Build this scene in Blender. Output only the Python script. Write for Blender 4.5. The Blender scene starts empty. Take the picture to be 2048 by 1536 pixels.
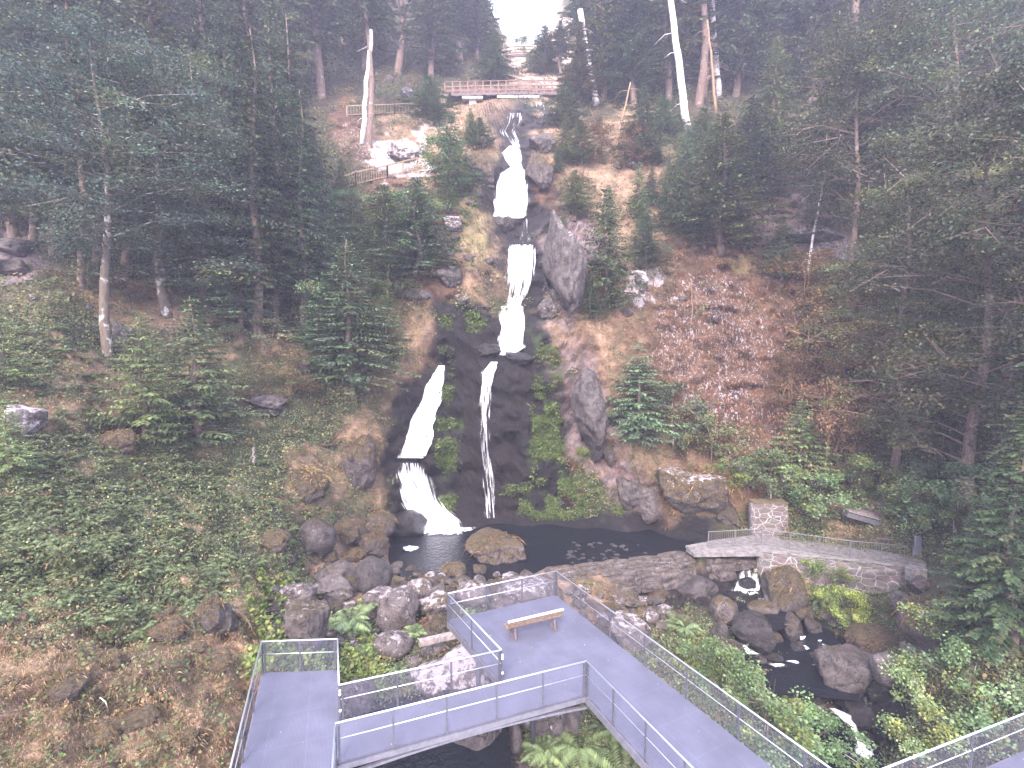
import bpy, bmesh, math, random
import numpy as np
from mathutils import Vector, Matrix, noise as mnoise
R = math.radians
scene = bpy.context.scene
C = scene.collection
random.seed(7); rng = np.random.default_rng(7)

# ------------------------------------------------------------------ camera, sky, sun, exposure
CAMZ, PITCH, F = 10.5, 4.0, 1024.0
cd = bpy.data.cameras.new('camera'); cam = bpy.data.objects.new('camera', cd); C.objects.link(cam)
cam.location = (0, 0, CAMZ); cam.rotation_euler = (R(90 - PITCH), 0, 0)
cd.lens = 18.0; cd.sensor_width = 36.0; cd.clip_end = 3000; cd.clip_start = 0.2
scene.camera = cam
SUN_EL, SUN_AZ = 40.0, 192.0      # azimuth measured clockwise from +Y
world = bpy.data.worlds.new('World'); scene.world = world; world.use_nodes = True
wn = world.node_tree
sky = wn.nodes.new('ShaderNodeTexSky'); sky.sky_type = 'NISHITA'; sky.sun_disc = False
sky.sun_elevation = R(SUN_EL); sky.sun_rotation = R(SUN_AZ); sky.air_density = 1.2; sky.dust_density = 3.5; sky.ozone_density = 1.5
bg = wn.nodes['Background']; bg.inputs['Strength'].default_value = 0.15
# thin bright cloud over the blue
tcw = wn.nodes.new('ShaderNodeTexCoord'); nw = wn.nodes.new('ShaderNodeTexNoise'); nw.inputs['Scale'].default_value = 2.2; nw.inputs['Detail'].default_value = 6
wn.links.new(tcw.outputs['Generated'], nw.inputs['Vector'])
rw_ = wn.nodes.new('ShaderNodeValToRGB'); rw_.color_ramp.elements[0].position = .25; rw_.color_ramp.elements[0].color = (.35, .35, .35, 1); rw_.color_ramp.elements[1].position = .6
wn.links.new(nw.outputs['Fac'], rw_.inputs[0])
mw_ = wn.nodes.new('ShaderNodeMix'); mw_.data_type = 'RGBA'; mw_.inputs[7].default_value = (6.8, 7.0, 8.9, 1)
wn.links.new(rw_.outputs[0], mw_.inputs[0]); wn.links.new(sky.outputs[0], mw_.inputs[6]); wn.links.new(mw_.outputs[2], bg.inputs['Color'])
sl = bpy.data.lights.new('sun', 'SUN'); sl.energy = 2.3; sl.angle = R(22); sl.color = (1.0, 0.87, 0.79)
so = bpy.data.objects.new('sun', sl); C.objects.link(so)
sd = Vector((math.sin(R(SUN_AZ)) * math.cos(R(SUN_EL)), math.cos(R(SUN_AZ)) * math.cos(R(SUN_EL)), math.sin(R(SUN_EL))))
so.rotation_euler = sd.to_track_quat('Z', 'Y').to_euler(); so.location = (-20, -20, 60)
scene.view_settings.view_transform = 'Standard'; scene.view_settings.look = 'None'
scene.view_settings.exposure = 2.08; scene.view_settings.gamma = 1.0
scene.cycles.max_bounces = 5; scene.cycles.diffuse_bounces = 3; scene.cycles.glossy_bounces = 2
scene.cycles.transmission_bounces = 2; scene.cycles.volume_bounces = 0; scene.cycles.transparent_max_bounces = 12
scene.cycles.use_denoising = True; scene.cycles.use_adaptive_sampling = True; scene.cycles.adaptive_threshold = 0.02
scene.cycles.caustics_reflective = False; scene.cycles.caustics_refractive = False

# ------------------------------------------------------------------ surveying helpers
cp, sp = math.cos(R(PITCH)), math.sin(R(PITCH))
def at(px, py, Y):
    u = (px - 1024) / F; v = -(py - 768) / F
    d = np.array([u, cp + v * sp, -sp + v * cp])
    return Vector(tuple(np.array([0, 0, CAMZ]) + d * (Y / d[1])))
def onz(px, py, z):
    u = (px - 1024) / F; v = -(py - 768) / F
    d = np.array([u, cp + v * sp, -sp + v * cp])
    return Vector(tuple(np.array([0, 0, CAMZ]) + d * ((z - CAMZ) / d[2])))
def prop(o, label=None, cat=None, group=None, kind=None):
    if label: o['label'] = label
    if cat: o['category'] = cat
    if group: o['group'] = group
    if kind: o['kind'] = kind
    return o
def thing(name, label, cat, loc=(0, 0, 0), group=None, rz=0):
    o = bpy.data.objects.new(name, None); C.objects.link(o); o.location = loc; o.rotation_euler = (0, 0, rz)
    o.empty_display_size = 0.2
    return prop(o, label, cat, group)
def link(name, me, parent=None):
    o = bpy.data.objects.new(name, me); C.objects.link(o)
    if parent: o.parent = parent
    return o

def npmesh(name, V, F_, mat=None, smooth=False, cols=None, size=None):
    """V (n,3), F_ (m,k) with k constant"""
    V = np.asarray(V, np.float32); F_ = np.asarray(F_, np.int32)
    me = bpy.data.meshes.new(name); k = F_.shape[1]
    me.vertices.add(len(V)); me.vertices.foreach_set('co', V.ravel())
    me.loops.add(F_.size); me.loops.foreach_set('vertex_index', F_.ravel())
    me.polygons.add(len(F_)); me.polygons.foreach_set('loop_start', np.arange(0, F_.size, k, dtype=np.int32))
    me.polygons.foreach_set('loop_total', np.full(len(F_), k, np.int32))
    if smooth: me.polygons.foreach_set('use_smooth', np.ones(len(F_), bool))
    me.update(calc_edges=True)
    if cols is not None:
        for nm, c in cols.items():
            a = me.color_attributes.new(nm, 'FLOAT_COLOR', 'POINT')
            c4 = np.ones((len(V), 4), np.float32); c4[:, :3] = c; a.data.foreach_set('color', c4.ravel())
    if mat: me.materials.append(mat)
    return me

# numpy value noise
def _h(ix, iy, iz, s):
    n = (ix * 374761393 + iy * 668265263 + iz * 1274126177 + s * 974711) & 0xffffffff
    n = ((n ^ (n >> 13)) * 1274126177) & 0xffffffff
    return ((n ^ (n >> 16)) & 0xffff) / 65535.0
def vnoise(x, y, z, s=0):
    xi, yi, zi = np.floor(x).astype(np.int64), np.floor(y).astype(np.int64), np.floor(z).astype(np.int64)
    fx, fy, fz = x - xi, y - yi, z - zi
    fx = fx * fx * (3 - 2 * fx); fy = fy * fy * (3 - 2 * fy); fz = fz * fz * (3 - 2 * fz)
    r = 0
    for a in (0, 1):
        for b in (0, 1):
            for c in (0, 1):
                r = r + _h(xi + a, yi + b, zi + c, s) * (fx if a else 1 - fx) * (fy if b else 1 - fy) * (fz if c else 1 - fz)
    return r
def fbm(x, y, z, s=0, o=4):
    r = 0; a = 1; t = 0
    for k in range(o):
        r = r + a * (vnoise(x, y, z, s + k * 17) * 2 - 1); t += a; a *= .5; x, y, z = x * 2.03, y * 2.03, z * 2.03
    return r / t

# ------------------------------------------------------------------ materials
def mat(name):
    m = bpy.data.materials.new(name); m.use_nodes = True
    return m, m.node_tree, m.node_tree.nodes['Principled BSDF']
def N(nt, t, **kw):
    n = nt.nodes.new('ShaderNode' + t)
    for k, v in kw.items(): setattr(n, k, v)
    return n
def noise_n(nt, co, scale, detail=6, rough=.6, dist=0):
    n = N(nt, 'TexNoise'); n.inputs['Scale'].default_value = scale; n.inputs['Detail'].default_value = detail
    n.inputs['Roughness'].default_value = rough; n.inputs['Distortion'].default_value = dist
    if co is not None: nt.links.new(co, n.inputs['Vector'])
    return n.outputs['Fac']
def ramp(nt, fac, stops):
    r = N(nt, 'ValToRGB'); el = r.color_ramp.elements
    while len(el) < len(stops): el.new(.5)
    for e, (p, c) in zip(el, stops): e.position = p; e.color = (*c, 1) if len(c) == 3 else c
    nt.links.new(fac, r.inputs[0]); return r.outputs[0]
def mixc(nt, fac, a, b, mode='MIX'):
    m = N(nt, 'Mix', data_type='RGBA', blend_type=mode)
    for s, i in ((fac, 0), (a, 6), (b, 7)):
        if hasattr(s, 'is_output'): nt.links.new(s, m.inputs[i])
        elif i == 0: m.inputs[0].default_value = s
        else: m.inputs[i].default_value = (*s, 1)
    return m.outputs[2]
def math_n(nt, op, a, b=None, clamp=False):
    m = N(nt, 'Math', operation=op, use_clamp=clamp)
    for s, i in ((a, 0), (b, 1)):
        if s is None: continue
        if hasattr(s, 'is_output'): nt.links.new(s, m.inputs[i])
        else: m.inputs[i].default_value = s
    return m.outputs[0]
def bump(nt, bs, h, strength=.5, dist=.05):
    b = N(nt, 'Bump'); b.inputs['Strength'].default_value = strength; b.inputs['Distance'].default_value = dist
    nt.links.new(h, b.inputs['Height']); nt.links.new(b.outputs[0], bs.inputs['Normal'])
def geo_pos(nt): return N(nt, 'NewGeometry').outputs['Position']

def make_simple(name, c1, c2, scale=3, rough=.7, metal=0, bmp=.3, bd=.01, detail=6):
    m, nt, bs = mat(name); co = N(nt, 'TexCoord').outputs['Object']
    f = noise_n(nt, co, scale, detail)
    nt.links.new(ramp(nt, f, [(.3, c1), (.7, c2)]), bs.inputs['Base Color'])
    bs.inputs['Roughness'].default_value = rough; bs.inputs['Metallic'].default_value = metal
    if bmp: bump(nt, bs, noise_n(nt, co, scale * 4, 4), bmp, bd)
    return m

# leaves with an own colour per vertex
def make_leafcol(name, trans=.25):
    m, nt, bs = mat(name)
    at_ = N(nt, 'Attribute', attribute_name='col'); inf = N(nt, 'ObjectInfo')
    hsv = N(nt, 'HueSaturation'); nt.links.new(at_.outputs['Color'], hsv.inputs['Color'])
    nt.links.new(math_n(nt, 'ADD', math_n(nt, 'MULTIPLY', inf.outputs['Random'], .045), .477), hsv.inputs['Hue'])
    nt.links.new(math_n(nt, 'ADD', math_n(nt, 'MULTIPLY', inf.outputs['Random'], .5), .75), hsv.inputs['Value'])
    c = mixc(nt, 1.0, mixc(nt, 1.0, hsv.outputs[0], (1.22, 1.03, .76), 'MULTIPLY'), inf.outputs['Color'], 'MULTIPLY')
    nt.links.new(c, bs.inputs['Base Color']); bs.inputs['Roughness'].default_value = .55
    bs.inputs['Specular IOR Level'].default_value = .3
    tr = N(nt, 'BsdfTranslucent'); nt.links.new(c, tr.inputs['Color'])
    mx = N(nt, 'MixShader'); mx.inputs[0].default_value = trans
    nt.links.new(bs.outputs[0], mx.inputs[1]); nt.links.new(tr.outputs[0], mx.inputs[2])
    nt.links.new(mx.outputs[0], nt.nodes['Material Output'].inputs['Surface'])
    return m
M = {}
M['leaf'] = make_leafcol('foliage')
M['needle'] = make_leafcol('needles', .12)

def make_terrain():
    m, nt, bs = mat('hillside_soil'); co = geo_pos(nt)
    a = N(nt, 'Attribute', attribute_name='col').outputs['Color']
    k = N(nt, 'Attribute', attribute_name='mask'); sep = N(nt, 'SeparateColor'); nt.links.new(k.outputs['Color'], sep.inputs[0])
    n1 = noise_n(nt, co, 1.6, 9, .68); n2 = noise_n(nt, co, 9, 6, .7)
    v = ramp(nt, n1, [(.3, (.5, .5, .5)), (.52, (1, 1, 1)), (.75, (1.5, 1.45, 1.4))])
    c = mixc(nt, 1.0, a, v, 'MULTIPLY')
    v2 = ramp(nt, n2, [(.3, (.6, .6, .62)), (.7, (1.35, 1.3, 1.25))])
    c = mixc(nt, 1.0, c, v2, 'MULTIPLY')
    # pale lichen on the rock: broken streaky flecks
    mp = N(nt, 'Mapping'); mp.inputs['Scale'].default_value = (1.3, .8, .55); nt.links.new(co, mp.inputs['Vector'])
    nl = noise_n(nt, mp.outputs[0], 4.2, 8, .75, .5)
    thr = math_n(nt, 'SUBTRACT', .80, math_n(nt, 'MULTIPLY', sep.outputs[0], .27))
    f = math_n(nt, 'MULTIPLY', math_n(nt, 'SUBTRACT', nl, thr), 22, clamp=True)
    f = math_n(nt, 'MULTIPLY', f, math_n(nt, 'GREATER_THAN', sep.outputs[0], .05))
    c = mixc(nt, f, c, ramp(nt, n2, [(.35, (.30, .26, .28)), (.62, (.54, .49, .53))]))
    nt.links.new(c, bs.inputs['Base Color'])
    nt.links.new(math_n(nt, 'SUBTRACT', .95, math_n(nt, 'MULTIPLY', sep.outputs[1], .45)), bs.inputs['Roughness'])
    bs.inputs['Specular IOR Level'].default_value = .25; bump(nt, bs, math_n(nt, 'ADD', n1, math_n(nt, 'MULTIPLY', n2, .4)), .9, .35)
    return m
M['terrain'] = make_terrain()

def make_rock():
    """boulder: object colour R = moss, G = pale lichen, B = tone (1 = normal, 0 = wet black)"""
    m, nt, bs = mat('boulder_stone'); tc = N(nt, 'TexCoord').outputs['Object']; inf = N(nt, 'ObjectInfo')
    ge = N(nt, 'NewGeometry'); co = ge.outputs['Position']
    sep = N(nt, 'SeparateColor'); nt.links.new(inf.outputs['Color'], sep.inputs[0])
    sx = N(nt, 'SeparateXYZ'); nt.links.new(ge.outputs['Normal'], sx.inputs[0])
    n1 = noise_n(nt, co, 2.1, 9, .72); n2 = noise_n(nt, co, 9, 8, .75); n3 = noise_n(nt, co, 3.1, 8, .7, .4)
    base = ramp(nt, n1, [(.28, (.035, .03, .03)), (.45, (.095, .082, .078)), (.6, (.17, .148, .14)), (.75, (.26, .225, .215))])
    moss = ramp(nt, n2, [(.3, (.022, .018, .010)), (.5, (.085, .062, .032)), (.62, (.12, .095, .045)), (.78, (.22, .155, .095))])
    mf = math_n(nt, 'ADD', math_n(nt, 'MULTIPLY', sx.outputs[2], .25), n3)
    mf = math_n(nt, 'MULTIPLY', math_n(nt, 'SUBTRACT', mf, math_n(nt, 'SUBTRACT', .98, math_n(nt, 'MULTIPLY', sep.outputs[0], .56))), 9, clamp=True)
    c = mixc(nt, mf, base, moss)
    crk = math_n(nt, 'ABSOLUTE', math_n(nt, 'SUBTRACT', noise_n(nt, co, .9, 5, .6, .8), .5))
    c = mixc(nt, 1.0, c, ramp(nt, crk, [(.004, (.30, .28, .28)), (.022, (1, 1, 1))]), 'MULTIPLY')
    c = mixc(nt, 1.0, c, ramp(nt, noise_n(nt, co, 22, 4, .7), [(.32, (.55, .55, .55)), (.68, (1.35, 1.33, 1.3))]), 'MULTIPLY')
    lf = math_n(nt, 'ADD', math_n(nt, 'MULTIPLY', sx.outputs[2], .12), noise_n(nt, co, 2.7, 9, .75))
    lf = math_n(nt, 'MULTIPLY', math_n(nt, 'SUBTRACT', lf, math_n(nt, 'SUBTRACT', .80, math_n(nt, 'MULTIPLY', sep.outputs[1], .245))), 14, clamp=True)
    lf = math_n(nt, 'MULTIPLY', lf, math_n(nt, 'GREATER_THAN', sep.outputs[1], .03))
    c = mixc(nt, lf, c, ramp(nt, n2, [(.3, (.24, .215, .22)), (.62, (.48, .44, .46))]))
    c = mixc(nt, 1.0, c, ramp(nt, sep.outputs[2], [(0, (.16, .16, .19)), (1, (1.15, 1.1, 1.12))]), 'MULTIPLY')
    nt.links.new(c, bs.inputs['Base Color'])
    nt.links.new(math_n(nt, 'ADD', .3, math_n(nt, 'MULTIPLY', sep.outputs[2], .6), True), bs.inputs['Roughness'])
    bump(nt, bs, math_n(nt, 'ADD', n1, math_n(nt, 'MULTIPLY', n2, .6)), 1.0, .2)
    return m
M['rock'] = make_rock()

def make_bark(name, dark, mid, pale, pf=.6):
    m, nt, bs = mat(name); tc = N(nt, 'TexCoord').outputs['Object']
    mp = N(nt, 'Mapping'); mp.inputs['Scale'].default_value = (1, 1, .25); nt.links.new(geo_pos(nt), mp.inputs['Vector'])
    n1 = noise_n(nt, mp.outputs[0], 8, 8, .7); n2 = noise_n(nt, geo_pos(nt), 1.8, 4, .6)
    c = ramp(nt, n1, [(.3, dark), (.6, mid)])
    c = mixc(nt, ramp(nt, n2, [(pf, (0, 0, 0)), (pf + .06, (1, 1, 1))]), c, pale)
    nt.links.new(c, bs.inputs['Base Color']); bs.inputs['Roughness'].default_value = .9
    bump(nt, bs, n1, .7, .04)
    return m
M['bark'] = make_bark('spruce_bark', (.08, .055, .045), (.22, .15, .12), (.30, .25, .22), .60)
M['bark_maple'] = make_bark('maple_bark', (.06, .045, .035), (.15, .115, .085), (.42, .39, .37), .56)
M['bark_dead'] = make_bark('bleached_bark', (.25, .2, .19), (.62, .56, .55), (.75, .7, .7), .45)
M['twig'] = make_simple('dry_twig', (.16, .09, .05), (.34, .22, .13), 6)

def make_deckmat():
    m, nt, bs = mat('steel_grating'); co = N(nt, 'TexCoord').outputs['Object']
    br = N(nt, 'TexBrick'); br.offset = 0.0; br.inputs['Scale'].default_value = 1.0
    br.inputs['Brick Width'].default_value = 1.25; br.inputs['Row Height'].default_value = 1.0
    br.inputs['Mortar Size'].default_value = .012; br.inputs['Mortar Smooth'].default_value = .1
    br.inputs['Color1'].default_value = (.108, .109, .152, 1); br.inputs['Color2'].default_value = (.114, .115, .16, 1)
    br.inputs['Mortar'].default_value = (.128, .13, .18, 1); nt.links.new(co, br.inputs['Vector'])
    g = N(nt, 'TexBrick'); g.offset = 0.0; g.inputs['Brick Width'].default_value = .033; g.inputs['Row Height'].default_value = .033
    g.inputs['Scale'].default_value = 1; g.inputs['Mortar Size'].default_value = .006
    g.inputs['Color1'].default_value = (.62, .62, .62, 1); g.inputs['Color2'].default_value = (.7, .7, .7, 1); g.inputs['Mortar'].default_value = (1.25, 1.25, 1.25, 1)
    nt.links.new(co, g.inputs['Vector'])
    c = mixc(nt, 1.0, br.outputs['Color'], g.outputs['Color'], 'MULTIPLY')
    n = noise_n(nt, co, .8, 6, .6)
    c = mixc(nt, 1.0, c, ramp(nt, n, [(.3, (.78, .77, .78)), (.7, (1.15, 1.15, 1.15))]), 'MULTIPLY')
    nn = noise_n(nt, co, 9, 2, .5)
    c = mixc(nt, ramp(nt, nn, [(.765, (0, 0, 0)), (.78, (1, 1, 1))]), c, (.6, .57, .55))
    nt.links.new(c, bs.inputs['Base Color']); bs.inputs['Roughness'].default_value = .6; bs.inputs['Metallic'].default_value = .15
    return m
M['deck'] = make_deckmat()
M['steel'] = make_simple('galvanised_steel', (.07, .07, .085), (.13, .13, .155), 12, .55, .3, 0)
M['steel_rail'] = make_simple('polished_handrail', (.60, .64, .70), (.75, .79, .85), 5, .28, .6, 0)
M['steel_dark'] = make_simple('dark_steel_beam', (.12, .12, .14), (.2, .19, .22), 6, .6, .3, 0)
M['white'] = make_simple('white_clamp', (.75, .75, .78), (.85, .85, .86), 6, .5, 0, 0)
M['iron'] = make_simple('weathered_iron', (.14, .13, .14), (.24, .22, .23), 9, .6, .3, 0)
M['concrete'] = make_simple('mossy_concrete', (.10, .09, .085), (.29, .265, .26), 3, .85, 0, .5, .02)
M['bench_wood'] = make_simple('worn_bench_wood', (.10, .07, .055), (.21, .145, .11), 10, .7, 0, .3, .004)
M['bench_top'] = make_simple('pale_bench_rail', (.55, .52, .50), (.8, .76, .74), 10, .6, 0, 0)
M['old_wood'] = make_simple('grey_board_wood', (.14, .11, .10), (.34, .29, .28), 7, .8, 0, .5, .01)
M['bridge_wood'] = make_simple('pink_brown_wood', (.12, .07, .06), (.26, .165, .14), 6, .8, 0, .3, .01)
M['bridge_dark'] = make_simple('dark_bridge_beam', (.08, .06, .06), (.17, .13, .13), 6, .8, 0, .3, .01)
M['fence_wood'] = make_simple('brown_fence_wood', (.17, .12, .08), (.34, .25, .17), 6, .8, 0, .3, .01)

def make_net():
    m, nt, bs = mat('wire_net'); uv = N(nt, 'TexCoord').outputs['UV']
    sx = N(nt, 'SeparateXYZ'); nt.links.new(uv, sx.inputs[0])
    def wires(s):
        f = math_n(nt, 'FRACT', math_n(nt, 'DIVIDE', s, .04))
        return math_n(nt, 'LESS_THAN', f, .14)
    a = math_n(nt, 'MAXIMUM', wires(math_n(nt, 'ADD', sx.outputs[0], sx.outputs[1])), wires(math_n(nt, 'SUBTRACT', math_n(nt, 'ADD', sx.outputs[0], 50), sx.outputs[1])))
    bs.inputs['Base Color'].default_value = (.16, .16, .22, 1); bs.inputs['Roughness'].default_value = .5; bs.inputs['Metallic'].default_value = .2
    nt.links.new(a, bs.inputs['Alpha'])
    return m
M['net'] = make_net()

def make_masonry():
    m, nt, bs = mat('rubble_masonry'); co = N(nt, 'TexCoord').outputs['Object']
    mp = N(nt, 'Mapping'); mp.inputs['Scale'].default_value = (1.5, 1.5, 2.6); nt.links.new(co, mp.inputs['Vector'])
    vo = N(nt, 'TexVoronoi', feature='DISTANCE_TO_EDGE'); vo.inputs['Scale'].default_value = 1.0; vo.inputs['Randomness'].default_value = .85
    nt.links.new(mp.outputs[0], vo.inputs['Vector'])
    v2 = N(nt, 'TexVoronoi'); v2.inputs['Scale'].default_value = 1.0; v2.inputs['Randomness'].default_value = .85; nt.links.new(mp.outputs[0], v2.inputs['Vector'])
    st = mixc(nt, 1.0, ramp(nt, noise_n(nt, co, 6, 6, .7), [(.3, (.06, .052, .05)), (.7, (.20, .17, .16))]), mixc(nt, .25, (1, 1, 1), v2.outputs['Color']), 'MULTIPLY')
    st = mixc(nt, .35, st, (.15, .12, .12))
    edge = math_n(nt, 'ADD', vo.outputs['Distance'], math_n(nt, 'MULTIPLY', noise_n(nt, co, 1.3, 4), .06))
    f = ramp(nt, edge, [(.035, (1, 1, 1)), (.065, (0, 0, 0))])
    f = mixc(nt, 1.0, f, ramp(nt, noise_n(nt, co, .9, 3), [(.36, (.5, .5, .5)), (.55, (1, 1, 1))]), 'MULTIPLY')
    c = mixc(nt, f, st, (.44, .40, .39))
    nt.links.new(c, bs.inputs['Base Color']); bs.inputs['Roughness'].default_value = .9
    bump(nt, bs, vo.outputs['Distance'], .8, .08)
    return m
M['masonry'] = make_masonry()

def make_water(name, base=(.008, .010, .014), rough=.06, s=4.5, st=.6):
    m, nt, bs = mat(name); co = geo_pos(nt)
    mp = N(nt, 'Mapping'); mp.inputs['Scale'].default_value = (1, .8, 1); nt.links.new(co, mp.inputs['Vector'])
    n = noise_n(nt, mp.outputs[0], s, 4, .6)
    bs.inputs['Base Color'].default_value = (*base, 1); bs.inputs['Roughness'].default_value = rough; bs.inputs['IOR'].default_value = 1.33
    bump(nt, bs, n, st, .15)
    return m
M['pool'] = make_water('dark_pool_water')
def make_falls():
    """white water: streaks stretched along the fall (UV v), holes towards the sides; density in attribute"""
    m, nt, bs = mat('falling_water'); uv = N(nt, 'TexCoord').outputs['UV']
    mp = N(nt, 'Mapping'); mp.inputs['Scale'].default_value = (7, .36, 1); nt.links.new(uv, mp.inputs['Vector'])
    n = noise_n(nt, mp.outputs[0], 1.0, 6, .62, .3)
    a = N(nt, 'Attribute', attribute_name='dens'); sep = N(nt, 'SeparateColor'); nt.links.new(a.outputs['Color'], sep.inputs[0])
    f = math_n(nt, 'MULTIPLY', math_n(nt, 'SUBTRACT', n, math_n(nt, 'SUBTRACT', .84, math_n(nt, 'MULTIPLY', sep.outputs[0], .64))), 6, clamp=True)
    bs.inputs['Base Color'].default_value = (.88, .88, .93, 1); bs.inputs['Roughness'].default_value = .5
    nt.links.new(f, bs.inputs['Alpha'])
    tr = N(nt, 'BsdfTranslucent'); tr.inputs['Color'].default_value = (.88, .88, .93, 1)
    return m
M['falls'] = make_falls()
m, nt, bs = mat('foam'); co = geo_pos(nt)
bs.inputs['Base Color'].default_value = (.88, .88, .92, 1); bs.inputs['Roughness'].default_value = .6
bump(nt, bs, noise_n(nt, co, 5, 6), .5, .1); M['foam'] = m

# ------------------------------------------------------------------ the hillside: surveyed distances (azimuth, elevation, distance)
S = 1.14
CT = """0 1530 9.6|200 1530 10.6|450 1530 11.9|0 1300 11.9|250 1300 13.6|100 1100 15.2|300 1100 17.7|500 1150 19.4|500 1000 24.9|300 950 21.8|50 900 18.6|0 700 23|100 600 27|230 730 27|450 900 27
600 800 31|650 950 30.5|720 900 33|600 1030 27.5|700 1080 28.5|640 1150 24.8|780 1000 34.5|770 1060 33|500 1400 14.3|600 1250 18.9|600 1300 17|760 1200 23.2|760 1290 20.2|850 1350 18.8|700 1400 17|950 1480 15.9|1200 1480 16.2|750 1530 15.6|1000 1180 25.4|1150 1200 24.4|1300 1260 22.7|1050 1350 19.1|400 1300 14.6|400 1200 17
800 920 36|840 830 36.8|885 735 38|840 1000 35.2|860 1060 35|950 1030 35.6|950 900 36|960 730 36.6|1080 900 36|1080 1030 35.8|1090 740 36.8|1150 900 35.7|1200 1030 35.3|1250 880 36|1350 1000 33.8|1300 1050 35|1450 1000 33.5|1450 930 34.6
1000 690 38|940 690 37.4|1040 620 39|1000 600 40|1040 590 41|1040 495 41.5|1040 470 44|1040 435 47|1040 300 49|1030 285 52|1030 225 53.5|1030 200 58|1000 180 61|1080 180 61|1080 110 84|1080 60 92|990 110 84|930 500 41|900 400 45|880 600 38.5|830 700 36.7|760 780 35.2|940 350 48|780 330 49|700 400 44|600 600 38|400 600 34|200 500 36|30 500 34|300 300 52|100 200 52|700 230 56|850 230 57|700 100 72|850 60 82|300 0 75|0 0 70
1120 450 41.5|1150 600 38.5|1100 650 37.7|1150 350 48|1200 500 42|1250 650 38.5|1300 500 43|1300 350 48|1400 600 40|1500 800 37|1650 850 35.5|1600 600 40.5|1600 480 43.5|1600 380 45|1750 700 36|1850 500 42|1850 900 31|2048 900 27|2048 600 32|1800 200 58|1550 250 56|1350 220 57|1200 200 60|1200 50 84|1600 0 78|2048 0 68|2048 300 48|1700 1000 31.5|1600 1010 32.6|1560 1060 31.6
1200 1140 27.3|1400 1120 28.2|1300 1205 27.4|1450 1190 28.2|1560 1180 27.6|1500 1110 31.0|1420 1140 28.6|1550 1290 24.5|1680 1380 22|1730 1490 20.4|1450 1300 21.5|1500 1450 18.6|1600 1530 18|1350 1400 19.5|1900 1250 19.8|2048 1100 20.8|1900 1400 17.7|2048 1450 15.5|1650 1200 27.4|1800 1190 26.3|1650 1250 25.2|1850 1260 21.8|1750 1400 20|1850 1120 27.8|1950 1150 24.5
-600 1500 8|-600 1000 13|-600 500 26|-600 0 55|2650 1500 12|2650 1000 19|2650 500 32|2650 0 55|0 1900 7|1024 1900 12.4|2048 1900 12.6|600 1900 9.5"""
ctl = []
for tok in CT.replace('\n', '|').split('|'):
    a, b, c = map(float, tok.split()); ctl.append((a, b, c * S))
WZ = -3.7                                             # pool level
def Yz(px, py, z): return onz(px, py, z).y
for px, py, z in [(800, 1092, -4.1), (900, 1095, -4.3), (1000, 1066, -4.3), (1100, 1066, -4.3), (1200, 1074, -4.2), (1300, 1088, -4.1), (1380, 1096, -4.1), (1450, 1105, -4.0), (830, 1130, -4.2), (860, 1152, -4.1), (1150, 1100, -4.2), (1050, 1135, -4.1), (950, 1145, -4.2), (1300, 1105, -4.1), (790, 1120, -4.0),
                  (850, 1176, -3.45), (900, 1170, -3.45), (1000, 1158, -3.5), (1100, 1142, -3.5), (760, 1130, -3.3), (1050, 1180, -3.2), (900, 1210, -3.1)]:
    ctl.append((px, py, Yz(px, py, z)))
ctl = np.array(ctl)
def rbf_fit(P, v):
    D = np.linalg.norm(P[:, None] - P[None], axis=2)
    n = len(P); A = np.zeros((n + 3, n + 3)); A[:n, :n] = D - np.eye(n) * .004; A[:n, n:] = np.c_[np.ones(n), P]; A[n:, :n] = A[:n, n:].T
    return np.linalg.solve(A, np.r_[v, 0, 0, 0])
PN = ctl[:, :2] / 1000.0; W_ = rbf_fit(PN, np.log(ctl[:, 2]))
def rbf(px, py):
    Q = np.c_[px.ravel(), py.ravel()] / 1000.0; out = np.zeros(len(Q))
    for i in range(0, len(Q), 20000):
        q = Q[i:i + 20000]; D = np.linalg.norm(q[:, None] - PN[None], axis=2)
        out[i:i + 20000] = D @ W_[:-3] + W_[-3] + q @ W_[-2:]
    return np.exp(out).reshape(px.shape)
GX = np.r_[np.arange(-600, 0, 20), np.arange(0, 2048, 5), np.arange(2048, 2651, 20)].astype(float)
TV = np.linspace(0, 1, 390)
def vtop(px):
    return -260 + 352 * np.exp(-np.abs((px - 1050) / 118.0) ** 2.6)
PX = np.repeat(GX[None], len(TV), 0); PY = vtop(PX) + (1900 - vtop(PX)) * TV[:, None]
D0 = rbf(PX, PY)
def world_of(px, py, Y):
    u = (px - 1024) / F; v = -(py - 768) / F; dy = cp + v * sp; dz = -sp + v * cp
    return u * Y / dy, Y, CAMZ + dz * Y / dy
X3, Y3, Z3 = world_of(PX, PY, D0)

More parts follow.
